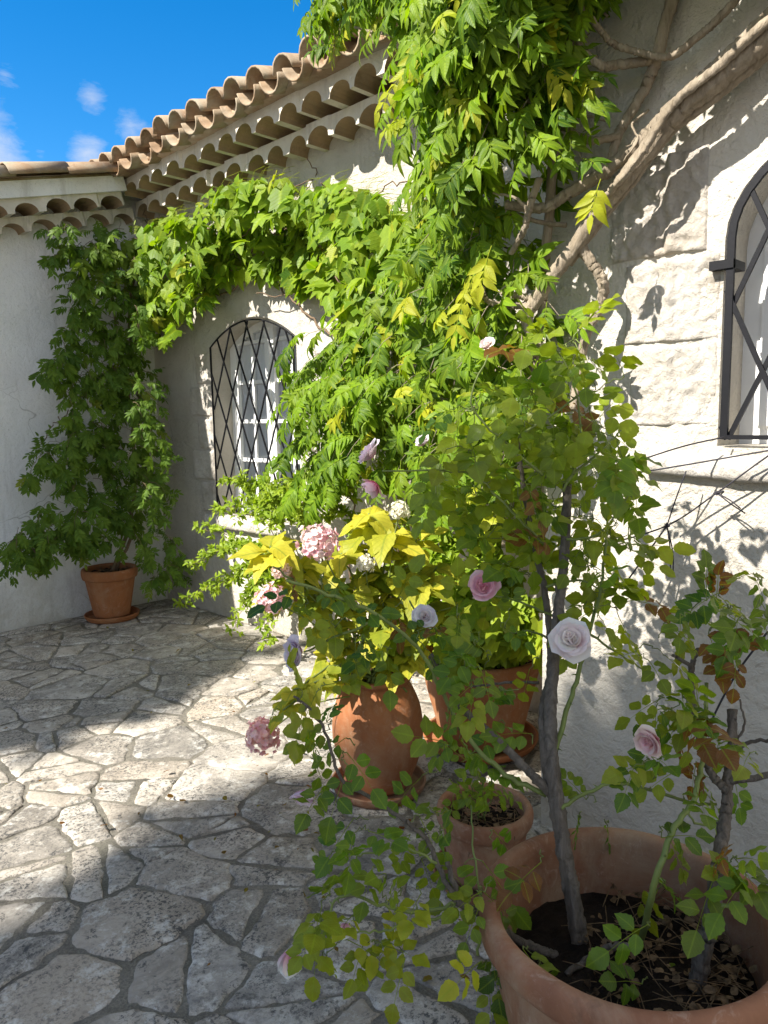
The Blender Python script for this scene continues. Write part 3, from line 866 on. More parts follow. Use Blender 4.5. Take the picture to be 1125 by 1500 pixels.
BP = (1.285, .615, .016)
pot('terracotta_pot', BP, [(.19, 0), (.205, .01), (.235, .2), (.258, .40), (.263, .455), (.283, .462), (.293, .480), (.292, .512), (.280, .527)],
    [(.262, .526), (.252, .510), (.248, .47), (.240, .38), (.225, .30)], M['terra_old'], .385, .2405,
    'large round weathered terracotta pot with rose stems in dark soil, nearest the camera', 620)
HP = (1.985, 2.02, .016)
pot('terracotta_jar', HP+np.array((0, 0, .03)), [(.115, 0), (.125, .01), (.165, .12), (.182, .22), (.174, .31), (.142, .39), (.126, .415), (.128, .425), (.138, .437), (.136, .45)],
    [(.120, .452), (.112, .44), (.112, .41), (.125, .36)], M['terra'], .405, .112,
    'tall bulging orange terracotta jar with a narrow lip holding the hydrangea', 40)
saucer(HP, .19, .045, M['terra_old'], 'shallow brown saucer under the tall bulging terracotta jar')
KP = (2.60, 1.98, .016)
pot('terracotta_pot', KP+np.array((0, 0, .03)), [(.17, 0), (.185, .01), (.215, .14), (.255, .30), (.268, .35), (.285, .358), (.290, .385), (.283, .405)],
    [(.262, .405), (.252, .385), (.245, .35)], M['terra'], .35, .246, 'wide flared orange terracotta pot half hidden behind the jar beside the wall', 80)
saucer(KP, .262, .05, M['terra'], 'wide saucer under the flared pot behind the jar')
SP = (1.80, 1.355, .016)
pot('terracotta_pot', SP+np.array((0, 0, .028)), [(.105, 0), (.112, .008), (.125, .09), (.136, .165), (.146, .172), (.153, .19), (.152, .215), (.144, .226)],
    [(.131, .225), (.125, .21), (.122, .17)], M['terra_old'], .172, .1225, 'small rimmed terracotta pot of dry leaf litter between the jar and the large pot', 160)
saucer(SP, .165, .04, M['terra_old'], 'small saucer under the low pot of dry leaf litter')
CP = (2.46, 5.36, .016)
pot('terracotta_pot', CP+np.array((0, 0, .03)), [(.12, 0), (.13, .01), (.155, .14), (.178, .27), (.182, .285), (.197, .292), (.203, .33), (.196, .36)],
    [(.178, .36), (.170, .345), (.165, .32)], M['terra'], .32, .166, 'orange terracotta pot in the far shaded corner holding the climbing plant', 30)
saucer(CP, .20, .045, M['terra'], 'saucer under the orange pot in the far shaded corner')

# ------------------------------------------------------------------ climbing wisteria over the near corner
wis = empty('climbing_wisteria', (2.0, 1.6, 0), 'big climbing wisteria with thick twisted grey branches and hanging feathery leaves', 'climbing plant')
mb = MB()
def branch(ctrl, r0, r1, per=8, n=10, wob=.03, jit=.0012):
    pts = jig(spline(ctrl, per*2 if r0 > .009 else per), jit); mb.tube(pts, lin(r0, r1, len(pts)), n+8 if r0 > .009 else n, 0, wob*.5, .075 if r0 > .009 else 0); return pts
X1 = 2.07
tr = [PX(1250, -60, 2.08), PX(1125, 55, 2.08), PX(1050, 118, 2.07), PX(985, 172, 2.07), PX(930, 245, 2.06), PX(880, 308, 2.06), PX(835, 372, 2.04), PX(785, 440, 2.02), PX(772, 470, 2.0), PX(790, 510, 1.99)]
branch(tr, .029, .017, 8, 14, .03)
branch([p+np.array((.03, .02, -.025)) for p in tr[:7]], .019, .011, 8, 10)
branch([p+np.array((-.035, -.01, .022))+rng.normal(0, .008, 3) for p in tr[:6]], .014, .008, 8, 10)
branch([PX(1240, -90, 2.12), PX(1120, 35, 2.12), PX(1040, 110, 2.11), PX(980, 165, 2.11), PX(940, 208, 2.10), PX(880, 255, 2.08), PX(830, 285, 2.06), PX(795, 305, 2.04), PX(740, 300, 2.0)], .027, .013, 8, 12)
branch([PX(1000, -40, 2.16), PX(982, 10, 2.16), PX(962, 85, 2.15), PX(945, 130, 2.15), PX(915, 180, 2.14), PX(903, 205, 2.12), PX(890, 260, 2.1)], .019, .012)
branch([PX(1100, -30, 2.13), PX(1060, 20, 2.13), PX(1020, 55, 2.13), PX(983, 82, 2.12), PX(940, 78, 2.1), PX(900, 65, 2.08), PX(880, 45, 2.06), PX(850, 10, 2.0)], .011, .008)
branch([PX(850, 362, 2.06), PX(872, 392, 2.08), PX(884, 418, 2.09), PX(878, 450, 2.1), PX(862, 482, 2.08), PX(850, 530, 2.08), PX(838, 600, 2.02)], .017, .012)
branch([PX(785, 440, 2.02), PX(755, 432, 2.0), PX(735, 428, 1.98)], .011, .008); branch([PX(778, 450, 2.01), PX(745, 447, 2.0), PX(715, 442, 1.98), PX(706, 420, 1.96)], .011, .006)
branch([PX(790, 262, 2.0), PX(775, 305, 1.98), PX(768, 335, 1.98), PX(748, 372, 2.0)], .011, .009); branch([PX(776, 312, 1.98), PX(755, 290, 1.95), PX(722, 283, 1.93)], .006, .003)
branch([PX(835, 190, 2.05), PX(790, 185, 2.03), PX(740, 185, 2.0)], .007, .005); branch([PX(830, 330, 2.1), PX(790, 325, 2.08), PX(740, 310, 2.0)], .008, .006)
branch([PX(800, 40, 2.05), PX(815, 140, 2.08), PX(805, 300, 2.1), PX(790, 480, 2.12), PX(760, 640, 2.2), PX(740, 800, 2.3)], .016, .014)
branch([PX(958, 88, 2.14), PX(905, 95, 2.1), PX(870, 90, 2.05), PX(800, 20, 2.0), PX(700, -40, 1.95), PX(560, -90, 2.1)], .014, .008)
branch([PX(908, 200, 2.12), PX(850, 200, 2.04), PX(740, 120, 2.0), PX(640, 70, 2.05), PX(520, 40, 2.2)], .011, .005)
# fine wiry shoots around the stems
for k in range(0):
    p = PX(rng.uniform(780, 1120), rng.uniform(-20, 230), 2.08); q = p+rng.normal(0, .06, 3)
    branch([p, (p+q)/2+rng.normal(0, .03, 3), q, q+rng.normal(0, .05, 3)], .0028, .0014, 4, 5, 0)
wstem = mb
FO = Foliage()
def shoot(F, stems, start, d, L, n, ls, pairs, tint, droop, tpls=T_LANCE, upv=np.array((-.75, 0, .65)), yel=.06, stemr=.0022, wid=1.0):
    p = np.array(start, float); dd = unit(d); pts = [p.copy()]
    for i in range(n):
        dd = unit(dd+np.array((0, 0, -droop/n*1.5))+rng.normal(0, .10, 3)); p = p+dd*L/n; pts.append(p.copy())
        sd = unit(np.cross(dd, upv))*(1 if i % 2 else -1)
        ld = dd*.55+sd*.65+upv*.35+np.array((0, 0, -.15))+rng.normal(0, .22, 3)
        t = [min(1, max(0, tint[0]+rng.normal(0, .33))), max(0, tint[1]+(rng.uniform(.4, .9) if rng.uniform() < yel else rng.normal(0, .06))), tint[2]]
        pinnate(F, p, ld, upv+rng.normal(0, .25, 3), ls*pairs*.42*rng.uniform(.85, 1.15), pairs+rng.integers(-1, 2), ls*rng.uniform(.62, 1.3), t, rng.uniform(.2, 1.1), tpls, wid)
    stems.tube(pts, lin(stemr, stemr*.5, len(pts)), 5)
A = [(600, -160), (530, -50), (480, -15), (490, 10), (510, 40), (550, 60), (600, 35), (645, 75), (678, 140), (692, 200), (712, 255), (730, 300), (750, 250), (758, 190), (765, 130), (785, 70), (815, 20), (825, -160)]
for (x, y) in sample(A, 235):
    X = lerp(2.46, 1.96, min(1, (x-470)/280))+(rng.uniform(-.12, .14) if x < 720 else rng.uniform(-.02, .10))
    shoot(FO, wstem, PX(x, y-35, X), (-.7+rng.normal(0, .3), rng.normal(.1, .5), rng.normal(.1, .35)), rng.uniform(.14, .30), 4, .056, 5, (.55, .05, 0), 1.1, yel=.08)
for (x, y) in sample([(800, -330), (1330, -330), (1330, -120), (1200, -110), (1080, -120), (1000, -130), (900, -130), (820, -90)], 150):
    shoot(FO, wstem, PX(x, y-35, rng.uniform(1.86, 2.12) if x < 1000 else rng.uniform(1.98, 2.12)), (-.45+rng.normal(0, .3), rng.normal(.1, .6), rng.normal(.2, .35)), rng.uniform(.08, .16), 3, .050, 4, (.55, .05, 0), .8, yel=.06)
B = [(675, 240), (705, 275), (745, 330), (775, 420), (780, 500), (800, 560), (790, 640), (740, 700), (640, 690), (560, 660), (500, 600), (440, 560), (520, 470), (610, 420), (640, 320)]
def xmid(px): return float(np.interp(px, [380, 450, 600, 720, 850], [2.92, 2.88, 2.60, 2.25, 2.02]))
for (x, y) in sample(B, 250):
    X = xmid(x)+rng.uniform(-.16, .08)
    shoot(FO, wstem, PX(x, y-20, X), (-.6+rng.normal(0, .3), rng.normal(.1, .5), rng.normal(0, .4)), rng.uniform(.14, .28), 3, .055, 4, (.5, .05, 0), 1.1, yel=.06)
# feathery sprays right of the far window
E_ = [(520, 480), (470, 500), (450, 560), (440, 640), (470, 700), (540, 690), (600, 620), (590, 520)]
for (x, y) in sample(E_, 52):
    X = xmid(x)-rng.uniform(.02, .28)
    shoot(FO, wstem, PX(x+15, y-25, X), (-.5, .6+rng.normal(0, .3), rng.normal(-.1, .3)), rng.uniform(.2, .36), 4, .062, 6, (.42, .0, 0), 1.0, yel=.02)
for (x, y) in sample([(790, -80), (885, -80), (875, 60), (860, 150), (835, 215), (800, 240), (775, 200)], 60):
    shoot(FO, wstem, PX(x, y-15, rng.uniform(2.0, 2.14)), (-.4+rng.normal(0, .3), rng.normal(.2, .5), rng.normal(-.1, .35)), rng.uniform(.08, .16), 3, .050, 4, (.35, .02, 0), 1.0, yel=.04)
for k in range(9):
    x0, y0 = rng.uniform(800, 960), rng.uniform(20, 260); p = PX(x0, y0, 2.12); q = PX(x0+rng.uniform(-90, -20), y0+rng.uniform(-40, 90), 2.06)
    branch([p, lerp(p, q, .35)+rng.normal(0, .012, 3), lerp(p, q, .7)+rng.normal(0, .015, 3), q], .0042, .002, 5, 6, 0)
# the yellow feather leaves hanging at the front
for (x, y, X, L) in ((690, 400, 1.9, .20), (700, 385, 1.92, .13), (655, 30, 1.9, .22), (640, 60, 1.9, .16), (720, 360, 1.9, .12), (880, 262, 1.95, .10), (705, 440, 1.93, .12), (610, 90, 1.95, .2)):
    pinnate(FO, PX(x, y, X), (-.35, .15, -.8) if y > 200 else (-.5, .5, -.45), np.array((-.8, -.3, .4)), L, 4, .058, (.7, .75, 0), .5)
wstem.build('stem', M['wood'], wis)
FO.build('foliage', M['wis'], wis)

# ------------------------------------------------------------------ creeper with lobed leaves over the window
cre = empty('virginia_creeper', (2.95, 4.0, 2.4), 'bright green lobed-leaf creeper trained along the wall under the tiled eave', 'climbing plant')
FO = Foliage(); mb = MB()
Cc = [(185, 350), (215, 330), (250, 310), (300, 280), (350, 262), (395, 252), (430, 275), (470, 272), (520, 268), (545, 292), (600, 312), (650, 305), (690, 345), (690, 390), (640, 420), (610, 470), (560, 500), (540, 560), (520, 500), (490, 480), (470, 440), (430, 420), (380, 400), (340, 400), (310, 430), (270, 470), (240, 505), (210, 490), (195, 440), (180, 400)]
def creep_leaf(x, y, X, s, t):
    p = PX(x, y, X); d = np.array((-.35+rng.normal(0, .25), rng.normal(.1, .7), -.65+rng.normal(0, .4))); nr = np.array((-.7, rng.normal(-.1, .5), .6+rng.normal(0, .4)))
    st = p-d*s*.6+np.array((.08, 0, .02)); FO.strip([st, (st+p)/2+np.array((-.02, 0, .02)), p], .0014, (.5, .3, .2))
    if rng.uniform() < .5:
        FO.leaf(T_PALM[rng.integers(3)], p, d, nr, s*rng.uniform(.6, 1.1), t)
    else:
        R_ = frame(unit(d), nr)
        for a, q in ((0, 1.0), (.75, .9), (-.75, .9), (1.6, .65), (-1.6, .65)):
            a += rng.normal(0, .12); FO.leaf(T_LANCE[rng.integers(3)], p, R_ @ np.array((math.sin(a), math.cos(a), rng.normal(-.1, .15))), nr+rng.normal(0, .25, 3), s*q*rng.uniform(.75, .95), jt(t), 1.35)
for (x, y) in sample(Cc, 1050):
    X = min(2.98, xmid(x) if x > 470 else 2.90)-rng.uniform(-.08, .26)
    if x < 300: X = 2.86-rng.uniform(-.1, .2)
    elif y > 320 and x < 460: X = 3.0-rng.uniform(0, .07)
    t = (np.clip(rng.normal(.55, .2), 0, 1), max(0, rng.normal(.05, .08)) if rng.uniform() > .05 else .6, 0)
    creep_leaf(x, y, X, rng.uniform(.085, .155)*(1.0 if x > 420 else 1.1), t)
for k in range(60):
    (x, y), = sample(Cc, 1); p = PX(x, y, 3.0 if x < 470 else xmid(x)); q = p+np.array((-.05, rng.normal(.0, .25), rng.normal(0, .12)))
    mb.tube(jig(spline([p, (p+q)/2+rng.normal(0, .04, 3), q], 5), .008), .0035, 5)
for ctrl in ([(520, 520), (470, 480), (430, 440), (380, 400), (330, 430), (280, 420)], [(560, 560), (540, 470), (500, 390), (430, 340), (330, 330), (220, 370)], [(600, 600), (590, 480), (560, 380), (520, 300)]):
    mb.tube(jig(spline([PX(x, y, min(3.03, xmid(x)+.1)) for x, y in ctrl], 8), .008), .007, 6)
mb.build('stem', M['thinwood'], cre); FO.build('foliage', M['creep'], cre)

# ------------------------------------------------------------------ dark climber in the far corner pot
fc = empty('potted_wisteria', CP, 'dark green feathery climber growing up the shaded corner from its pot', 'climbing plant')
FO = Foliage(); mb = MB()
cb = np.array(CP)+np.array((0, 0, .33))
trunk = spline([cb, (2.70, 5.42, .8), (2.78, 5.50, 1.3), (2.76, 5.52, 1.8), (2.70, 5.52, 2.3), (2.72, 5.52, 2.75)], 6); mb.tube(jig(trunk, .006), lin(.016, .008, len(trunk)), 7)
trunk2 = spline([cb+np.array((.04, 0, 0)), (2.78, 5.38, .9), (2.84, 5.46, 1.5), (2.80, 5.5, 2.2), (2.86, 5.45, 2.7)], 6); mb.tube(jig(trunk2, .006), lin(.013, .007, len(trunk2)), 7)
Dp = [(95, 335), (70, 365), (100, 400), (115, 430), (100, 480), (75, 560), (110, 600), (95, 650), (55, 680), (60, 715), (100, 735), (40, 770), (15, 800), (40, 825), (110, 800), (140, 825), (190, 815), (215, 870), (255, 865), (258, 800), (235, 730), (245, 665), (215, 620), (225, 560), (205, 500), (215, 440), (215, 390), (190, 340), (150, 325)]
for (x, y) in sample(Dp, 330):
    Y = 5.48-rng.uniform(.0, .30) if x < 200 else 5.35-rng.uniform(0, .5)
    if y > 720 and x < 150: Y -= .12
    P0 = PY(x-8, y-12, Y)
    if P0[0] > 2.95: P0 = PX(x, y-12, 2.95)
    side = -.5 if x < 140 else .2
    shoot(FO, mb, P0, (side+rng.normal(0, .5), -.6+rng.normal(0, .3), rng.normal(.15, .3)), rng.uniform(.07, .17), 3, .046, 5, (.45, .03, 0), 1.0, upv=np.array((-.25, -.7, .66)), yel=.02, wid=1.05)
for (x, y) in ((150, 370), (165, 385), (130, 355), (175, 350), (140, 400), (190, 365), (210, 345), (155, 345)):
    shoot(FO, mb, PY(x, y, 5.3), (-.4, -.6, .2), .2, 3, .07, 4, (.9, .25, 0), 1.0, upv=np.array((-.35, -.65, .66)), wid=1.35)
for (x, y) in ((70, 400), (75, 640), (60, 650)):
    a = PY(x+25, y-40, 5.5); b = PY(x, y, 5.45); mb.tube(jig(spline([a, (a+b)/2, b], 4), .01), .004, 5)
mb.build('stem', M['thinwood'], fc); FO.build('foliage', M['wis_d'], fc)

# ------------------------------------------------------------------ fine shrub below the window
sh = empty('flowering_shrub', (2.85, 3.0, 0), 'airy light green small-leaved shrub with arching twigs under the far window', 'shrub')
FO = Foliage(); mb = MB()
def twig_spray(start, end, n, ls, sag=.08, tint=(.5, .05, 0)):
    a, b = np.array(start), np.array(end); mid = (a+b)/2+np.array((-.03, 0, sag))+rng.normal(0, .03, 3)
    pts = jig(spline([a, mid, b], 7), .006); mb.tube(pts, lin(.0035, .0012, len(pts)), 5)
    k = len(pts)
    for i in range(2, k):
        for q in range(n):
            p = lerp(pts[i-1], pts[i], rng.uniform()); d = unit(pts[i]-pts[i-1])
            # side twiglet with a rosette of small leaves
            td = unit(d*.4+rng.normal(0, .6, 3)+np.array((-.3, 0, .25))); e = p+td*rng.uniform(.02, .07); FO.strip([p, (p+e)/2, e], .001, (.5, .3, .1))
            tt = (np.clip(rng.normal(tint[0], .22), 0, 1), max(0, rng.normal(tint[1], .08)), 0)
            for z in range(rng.integers(4, 8)):
                FO.leaf(T_SMALL[rng.integers(2)], lerp(p, e, rng.uniform(.3, 1)), td*.5+rng.normal(0, .65, 3), np.array((-.6, -.2, .7))+rng.normal(0, .3, 3), ls*rng.uniform(.65, 1.25), tt)
root = np.array((2.9, 3.05, .05))
hubs = [PX(480, 800, 2.85), PX(440, 760, 2.85), PX(520, 740, 2.8), PX(560, 780, 2.8), PX(600, 720, 2.7), PX(640, 800, 2.6), PX(660, 700, 2.55), PX(430, 840, 2.85)]
for h in hubs:
    pts = jig(spline([root+rng.normal(0, .06, 3)*np.array((.4, 1, 0)), (root+h)/2+rng.normal(0, .05, 3), h], 6), .01); mb.tube(pts, lin(.010, .005, len(pts)), 6)
ends = [(350, 700), (385, 705), (320, 745), (290, 775), (275, 830), (335, 800), (310, 870), (265, 880), (340, 925), (370, 880), (345, 850), (395, 945), (400, 850), (380, 770), (420, 720), (455, 700), (330, 710), (300, 810), (500, 700), (480, 730), (540, 700), (430, 740), (405, 765), (365, 835), (350, 760), (610, 690), (680, 740), (560, 720), (380, 740), (440, 700), (470, 760), (520, 780), (590, 760), (640, 760)]
for (x, y) in ends:
    b = PX(x, y, rng.uniform(2.55, 2.82)); h = min(hubs, key=lambda q: np.linalg.norm(q-b)+rng.uniform(0, .3))
    twig_spray(h, b, 3, .042)
for (x, y) in ((700, 830), (680, 880), (660, 850), (740, 900), (720, 840), (630, 860), (600, 880), (690, 790), (740, 760), (650, 900), (700, 940), (760, 940), (640, 820)):
    twig_spray(PX(x+20, y-60, 2.6), PX(x, y, 2.4), 3, .055, .03)
mb.build('stem', M['thinwood'], sh); FO.build('foliage', M['shrub'], sh)

# broad-leaved plant in the wide pot behind
bl = empty('potted_plant', KP, 'loose broad-leaved green plant growing in the wide pot behind the jar', 'plant')
FO = Foliage(); mb = MB()
kb = np.array(KP)+np.array((0, 0, .38))
for (x, y) in ((700, 930), (660, 900), (740, 910), (720, 870), (770, 890), (640, 930), (680, 850), (750, 850), (620, 880), (790, 930), (700, 900), (735, 950), (650, 960), (780, 960)):
    e = PX(x, y, rng.uniform(2.25, 2.6)); pts = jig(spline([kb+rng.normal(0, .05, 3)*np.array((1, 1, 0)), (kb+e)/2+np.array((0, 0, .06)), e], 5), .006); mb.tube(pts, lin(.005, .002, len(pts)), 5)
    for i in range(3, len(pts)):
        for q in range(3):
            FO.leaf(T_PALM[rng.integers(3)], pts[i]+rng.normal(0, .03, 3), np.array((-.4, rng.normal(.2, .5), rng.normal(-.4, .3))), np.array((-.6, -.2, .7))+rng.normal(0, .35, 3), rng.uniform(.06, .10), (np.clip(rng.normal(.6, .2), 0, 1), max(0, rng.normal(.15, .1)), 0))
mb.build('stem', M['greenstem'], bl); FO.build('foliage', M['shrub'], bl)

# ------------------------------------------------------------------ flowers
def petal_grid(n, w, cup, roll):
    v = []
    for j in range(n+1):
        for i in range(n+1):
            u = (i/n-.5)*2; t = j/n; ww = w*math.sin(PI*min(.97, .12+t*.72))**.7
            x = u*ww; y = t; z = cup*(t*t)*.5 - roll*max(0, t-.72)**2*8 + cup*.55*u*u*ww
            v.append((x, y, z))
    f = [(j*(n+1)+i, j*(n+1)+i+1, (j+1)*(n+1)+i+1, (j+1)*(n+1)+i) for j in range(n) for i in range(n)]
    uv = [((k % (n+1))/n, (k//(n+1))/n) for k in range(len(v))]
    return np.array(v), np.array(uv), f
PT = [petal_grid(4, w, c, r) for w, c, r in ((.62, .55, .25), (.55, .8, .1), (.7, .4, .45))]
def rose_flower(name, parent, pos, axis, size, inner, outer, openness=1.0, label=None):
    F = Foliage(); ax = unit(axis); ref = unit(np.cross(ax, (.2, .3, .9))); r2 = np.cross(ax, ref)
    rings = [(6, 1.30, .56, 1.0), (7, 1.0, .52, .9), (8, .74, .45, .8), (7, .50, .40, .66), (6, .26, .36, .5)]
    for ri, (n, ang, sz, _) in enumerate(rings):
        for k in range(n):
            a = 2*PI*(k+.5*(ri % 2))/n+rng.normal(0, .18); out = ref*math.cos(a)+r2*math.sin(a)
            an = ang*openness*1.05+rng.normal(0, .10)
            d = out*math.sin(an)+ax*math.cos(an); nr = ax*math.sin(an)-out*math.cos(an)
            tpl = PT[rng.integers(3)]; v, uv, f = tpl
            s_ = size*sz*rng.uniform(.9, 1.1)
            c0 = np.array(lerp(np.array(outer), np.array(inner), ri/4))
            n0 = len(F.C); F.leaf(tpl, pos+out*size*.05*(4-ri)/4, d, nr, s_, c0)
            tt = uv[:, 1:2]; F.C[n0] = np.clip(lerp(np.array(inner)*np.array((.92, .62, .70)), c0*.45+np.array(outer)*.55, np.clip(tt*1.25, 0, 1)**.8)+rng.normal(0, .02, (1, 3)), 0, 1)
    o = F.build(name, M['petal'], parent)
    if label: o['label'] = label
    return o
def hyd_head(parent, pos, r, col, col2, n=85, label=None):
    F = Foliage()
    for k in range(n):
        zz = 1-1.75*(k+.5)/n; a = k*2.39996; q = math.sqrt(max(0, 1-zz*zz)); d = np.array((q*math.cos(a), q*math.sin(a), zz))+rng.normal(0, .06, 3)
        c = pos+d*r*rng.uniform(.72, 1.14); x = unit(np.cross(d, (.3, .2, .9))); y = np.cross(unit(d), x); a0 = rng.uniform(0, PI)
        t = rng.uniform(); cc = np.array(lerp(np.array(col), np.array(col2), t))
        for m in range(4):
            a = a0+m*PI/2; dl = x*math.cos(a)+y*math.sin(a)+unit(d)*.25
            F.leaf(PT[rng.integers(3)], c, dl+rng.normal(0, .15, 3), d, r*rng.uniform(.20, .32), np.clip(cc+rng.normal(0, .02, 3), 0, 1))
    o = F.build('flower_head', M['petal'], parent)
    if label: o['label'] = label
    return o

# ------------------------------------------------------------------ hydrangea in the jar
hy = empty('hydrangea', np.array(HP)+np.array((0, 0, .44)), 'yellow-leaved hydrangea with pink and cream flower heads in the tall jar', 'plant')
FO = Foliage(); mb = MB()
hb = np.array(HP)+np.array((0, 0, .43))
def hstem(e, r=.005):
    pts = jig(spline([hb+np.array((*rng.normal(0, .05, 2), 0)), lerp(hb, e, .5)+np.array((0, 0, .08)), e], 6), .004); mb.tube(pts, lin(r, r*.6, len(pts)), 6); return pts
def whorl(p, n, ls, t, upd=np.array((-.35, -.1, .9))):
    upd = unit(upd); x = unit(np.cross(upd, (.3, .8, .1))); y = np.cross(upd, x); a0 = rng.uniform(0, PI)
    for k in range(n):
        a = a0+2*PI*k/n+rng.normal(0, .2); out = x*math.cos(a)+y*math.sin(a)
        FO.leaf(T_HYD[rng.integers(3)], p+out*.012-upd*.012*k/2, out+upd*rng.uniform(-.15, .5), upd+out*rng.normal(0, .2), ls*.80*rng.uniform(.7, 1.2), (np.clip(t[0]+rng.normal(0, .15), 0, 1), np.clip(t[1]+rng.normal(0, .22), 0, 1), 0), 1.0)
HF = 2.72
for (x, y, F_, n, ls, yl) in ((395, 800, 2.62, 6, .165, .85), (400, 865, 2.6, 5, .13, .75), (540, 752, 2.75, 7, .17, .8), (570, 780, 2.7, 5, .14, .75), (610, 790, 2.75, 5, .13, .7), (500, 810, 2.7, 6, .14, .7), (585, 845, 2.7, 6, .14, .65), (620, 860, 2.7, 5, .13, .6),
                          (520, 860, 2.66, 5, .13, .55), (460, 870, 2.65, 5, .13, .6), (440, 830, 2.66, 5, .12, .65), (480, 920, 2.7, 5, .12, .45), (560, 920, 2.66, 6, .13, .45), (620, 920, 2.72, 5, .12, .4), (660, 890, 2.75, 5, .12, .4), (530, 960, 2.7, 5, .12, .5), (500, 985, 2.72, 5, .10, .55), (600, 960, 2.7, 5, .11, .5),
                          (575, 975, 2.72, 5, .09, .55), (480, 960, 2.72, 4, .10, .7), (640, 830, 2.8, 5, .12, .55), (560, 880, 2.7, 5, .12, .5), (540, 800, 2.72, 5, .12, .6), (430, 1010, 2.45, 4, .09, .6), (460, 1000, 2.5, 4, .08, .5), (415, 1040, 2.4, 3, .08, .6)):
    e = PF(x, y, F_); pts = hstem(e)
    whorl(e, n+1, ls, (.65, yl, 0)); whorl(pts[-2], 4, ls*1.0, (.6, yl*.85, 0)); whorl(pts[-5], 4, ls*.9, (.5, yl*.5, 0))
for k in range(46):  # bare cut stalks at the mouth of the jar
    a = rng.uniform(0, 2*PI); q = np.array((math.cos(a), math.sin(a), 0))*rng.uniform(.01, .095); p = hb-np.array((0, 0, .02))+q
    mb.tube([p, p+q*.5+np.array((0, 0, rng.uniform(.05, .11)))], .004, 5)
for (x, y, F_, r, c1, c2, lb) in ((467, 796, 2.55, .058, (.86, .50, .54), (.88, .76, .70), 'pink rounded flower head among the yellow leaves'), (398, 880, 2.5, .045, (.86, .46, .50), (.88, .72, .66), 'pink flower head low at the left edge'), (385, 1078, 2.62, .056, (.86, .44, .46), (.88, .70, .63), 'salmon pink flower head drooping over the paving'),
                             (585, 748, 2.62, .032, (.75, .72, .50), (.85, .83, .68), 'small cream flower head at the top'), (535, 826, 2.6, .028, (.78, .74, .58), (.85, .82, .70), 'small cream flower head in the middle'), (412, 835, 2.55, .030, (.84, .60, .56), (.88, .75, .68), 'pale pink flower head beside the yellow leaves')):
    p = PF(x, y, F_); hyd_head(hy, p, r, c1, c2, 80, lb); mb.tube(spline([p, lerp(p, hb, .4)+np.array((0, 0, .04)), hb+rng.normal(0, .03, 3)*np.array((1, 1, 0))], 6), .003, 5)
mb.build('stem', M['greenstem'], hy); FO.build('foliage', M['hyd'], hy)

# ------------------------------------------------------------------ rose bushes in the big pot
def rose_leaf(F, pos, d, ls, t, n=5):
    d = unit(d); up = np.array((-.35, -.35, .85))+rng.normal(0, .3, 3); up = unit(up-d*(up @ d)); sd = np.cross(d, up)
    L = ls*1.9
    pts = [pos+d*L*q+np.array((0, 0, -1))*L*.18*q*q for q in (0, .33, .66, 1.0)]
    F.strip(pts, .0011, (.5, .3, .25))
    nn = 2 if n == 5 else 3
    for k in range(nn):
        p = pts[1+k] if nn == 2 else lerp(pts[0], pts[3], .3+.3*k)
        for sg in (-1, 1):
            dl = d*.45+sg*sd+np.array((0, 0, -.15))+rng.normal(0, .1, 3)
            F.leaf(T_OVAL[rng.integers(3)], p+sg*sd*.004, dl, up+rng.normal(0, .25, 3), ls*rng.uniform(.8, 1.05)*(.85 if k == 0 else 1), jt(t))
    F.leaf(T_OVAL[rng.integers(3)], pts[3], d+np.array((0, 0, -.2)), up+rng.normal(0, .2, 3), ls*1.12, jt(t))
def thorny(mb, pts, rad):
    for i in range(1, len(pts)-1, 2):
        if rng.uniform() < .6:
            t = unit(pts[i+1]-pts[i]); o = unit(np.cross(t, rng.normal(0, 1, 3))); r = rad[i]
            mb.tube([pts[i]+o*r*.7, pts[i]+o*(r+.006)+t*-.002, pts[i]+o*(r+.010)+t*-.004], [.0024, .0012, .0003], 4)

rb = empty('rose_bush', (1.25, .70, .40), 'tall climbing rose with grey woody stem and pale pink blooms rooted in the large pot', 'rose bush')
WD = MB(); GS = MB(); FO = Foliage()
soil = .40
def rstem(M_, ctrl, r0, r1, per=6, thorn=False, n=9, jit=.0016, wob=.08):
    big_ = r0 > .0075
    pts = jig(spline(ctrl, per*3 if big_ else per), jit*(.5 if big_ else 1)); rad = lin(r0, r1, len(pts))
    if big_: rad = [q*(1+.16*max(0, math.sin(i*.55+r0*900))**6) for i, q in enumerate(rad)]
    M_.tube(pts, rad, n+7 if big_ else n, 0, wob*.4, .09 if big_ else 0)
    if thorn: thorny(M_, pts, rad)
    return pts
b0 = PZ(852, 1388, soil)
fb = float(b0 @ _h)
nodes = []
main = rstem(WD, [b0-np.array((0, 0, .02)), PF(838, 1310, fb+.01), PF(824, 1230, fb+.02), PF(812, 1140, fb+.05), PF(806, 1060, fb+.12), PF(812, 960, fb+.20), PF(820, 880, fb+.26), PF(828, 800, fb+.32), PF(832, 705, fb+.38)], .017, .0095, 6, False, 10)
main2 = rstem(WD, [PF(818, 1200, fb+.035), PF(800, 1120, fb+.07), PF(795, 1040, fb+.16), PF(806, 980, fb+.24), PF(800, 880, fb+.32), PF(775, 760, fb+.42), PF(760, 640, fb+.46), PF(790, 540, fb+.5)], .010, .006)
br = rstem(WD, [PF(806, 1160, fb+.05), PF(770, 1125, fb+.06), PF(725, 1080, fb+.10), PF(680, 1040, fb+.14), PF(655, 1000, fb+.16), PF(630, 960, fb+.18)], .0095, .006)
rstem(GS, [PF(800, 1165, fb+.06), PF(740, 1135, fb+.07), PF(690, 1085, fb+.09), PF(655, 1030, fb+.12), PF(620, 960, fb+.12), PF(560, 905, fb+.10), PF(480, 870, fb+.06), PF(420, 850, fb+.04)], .0055, .003, thorn=True)
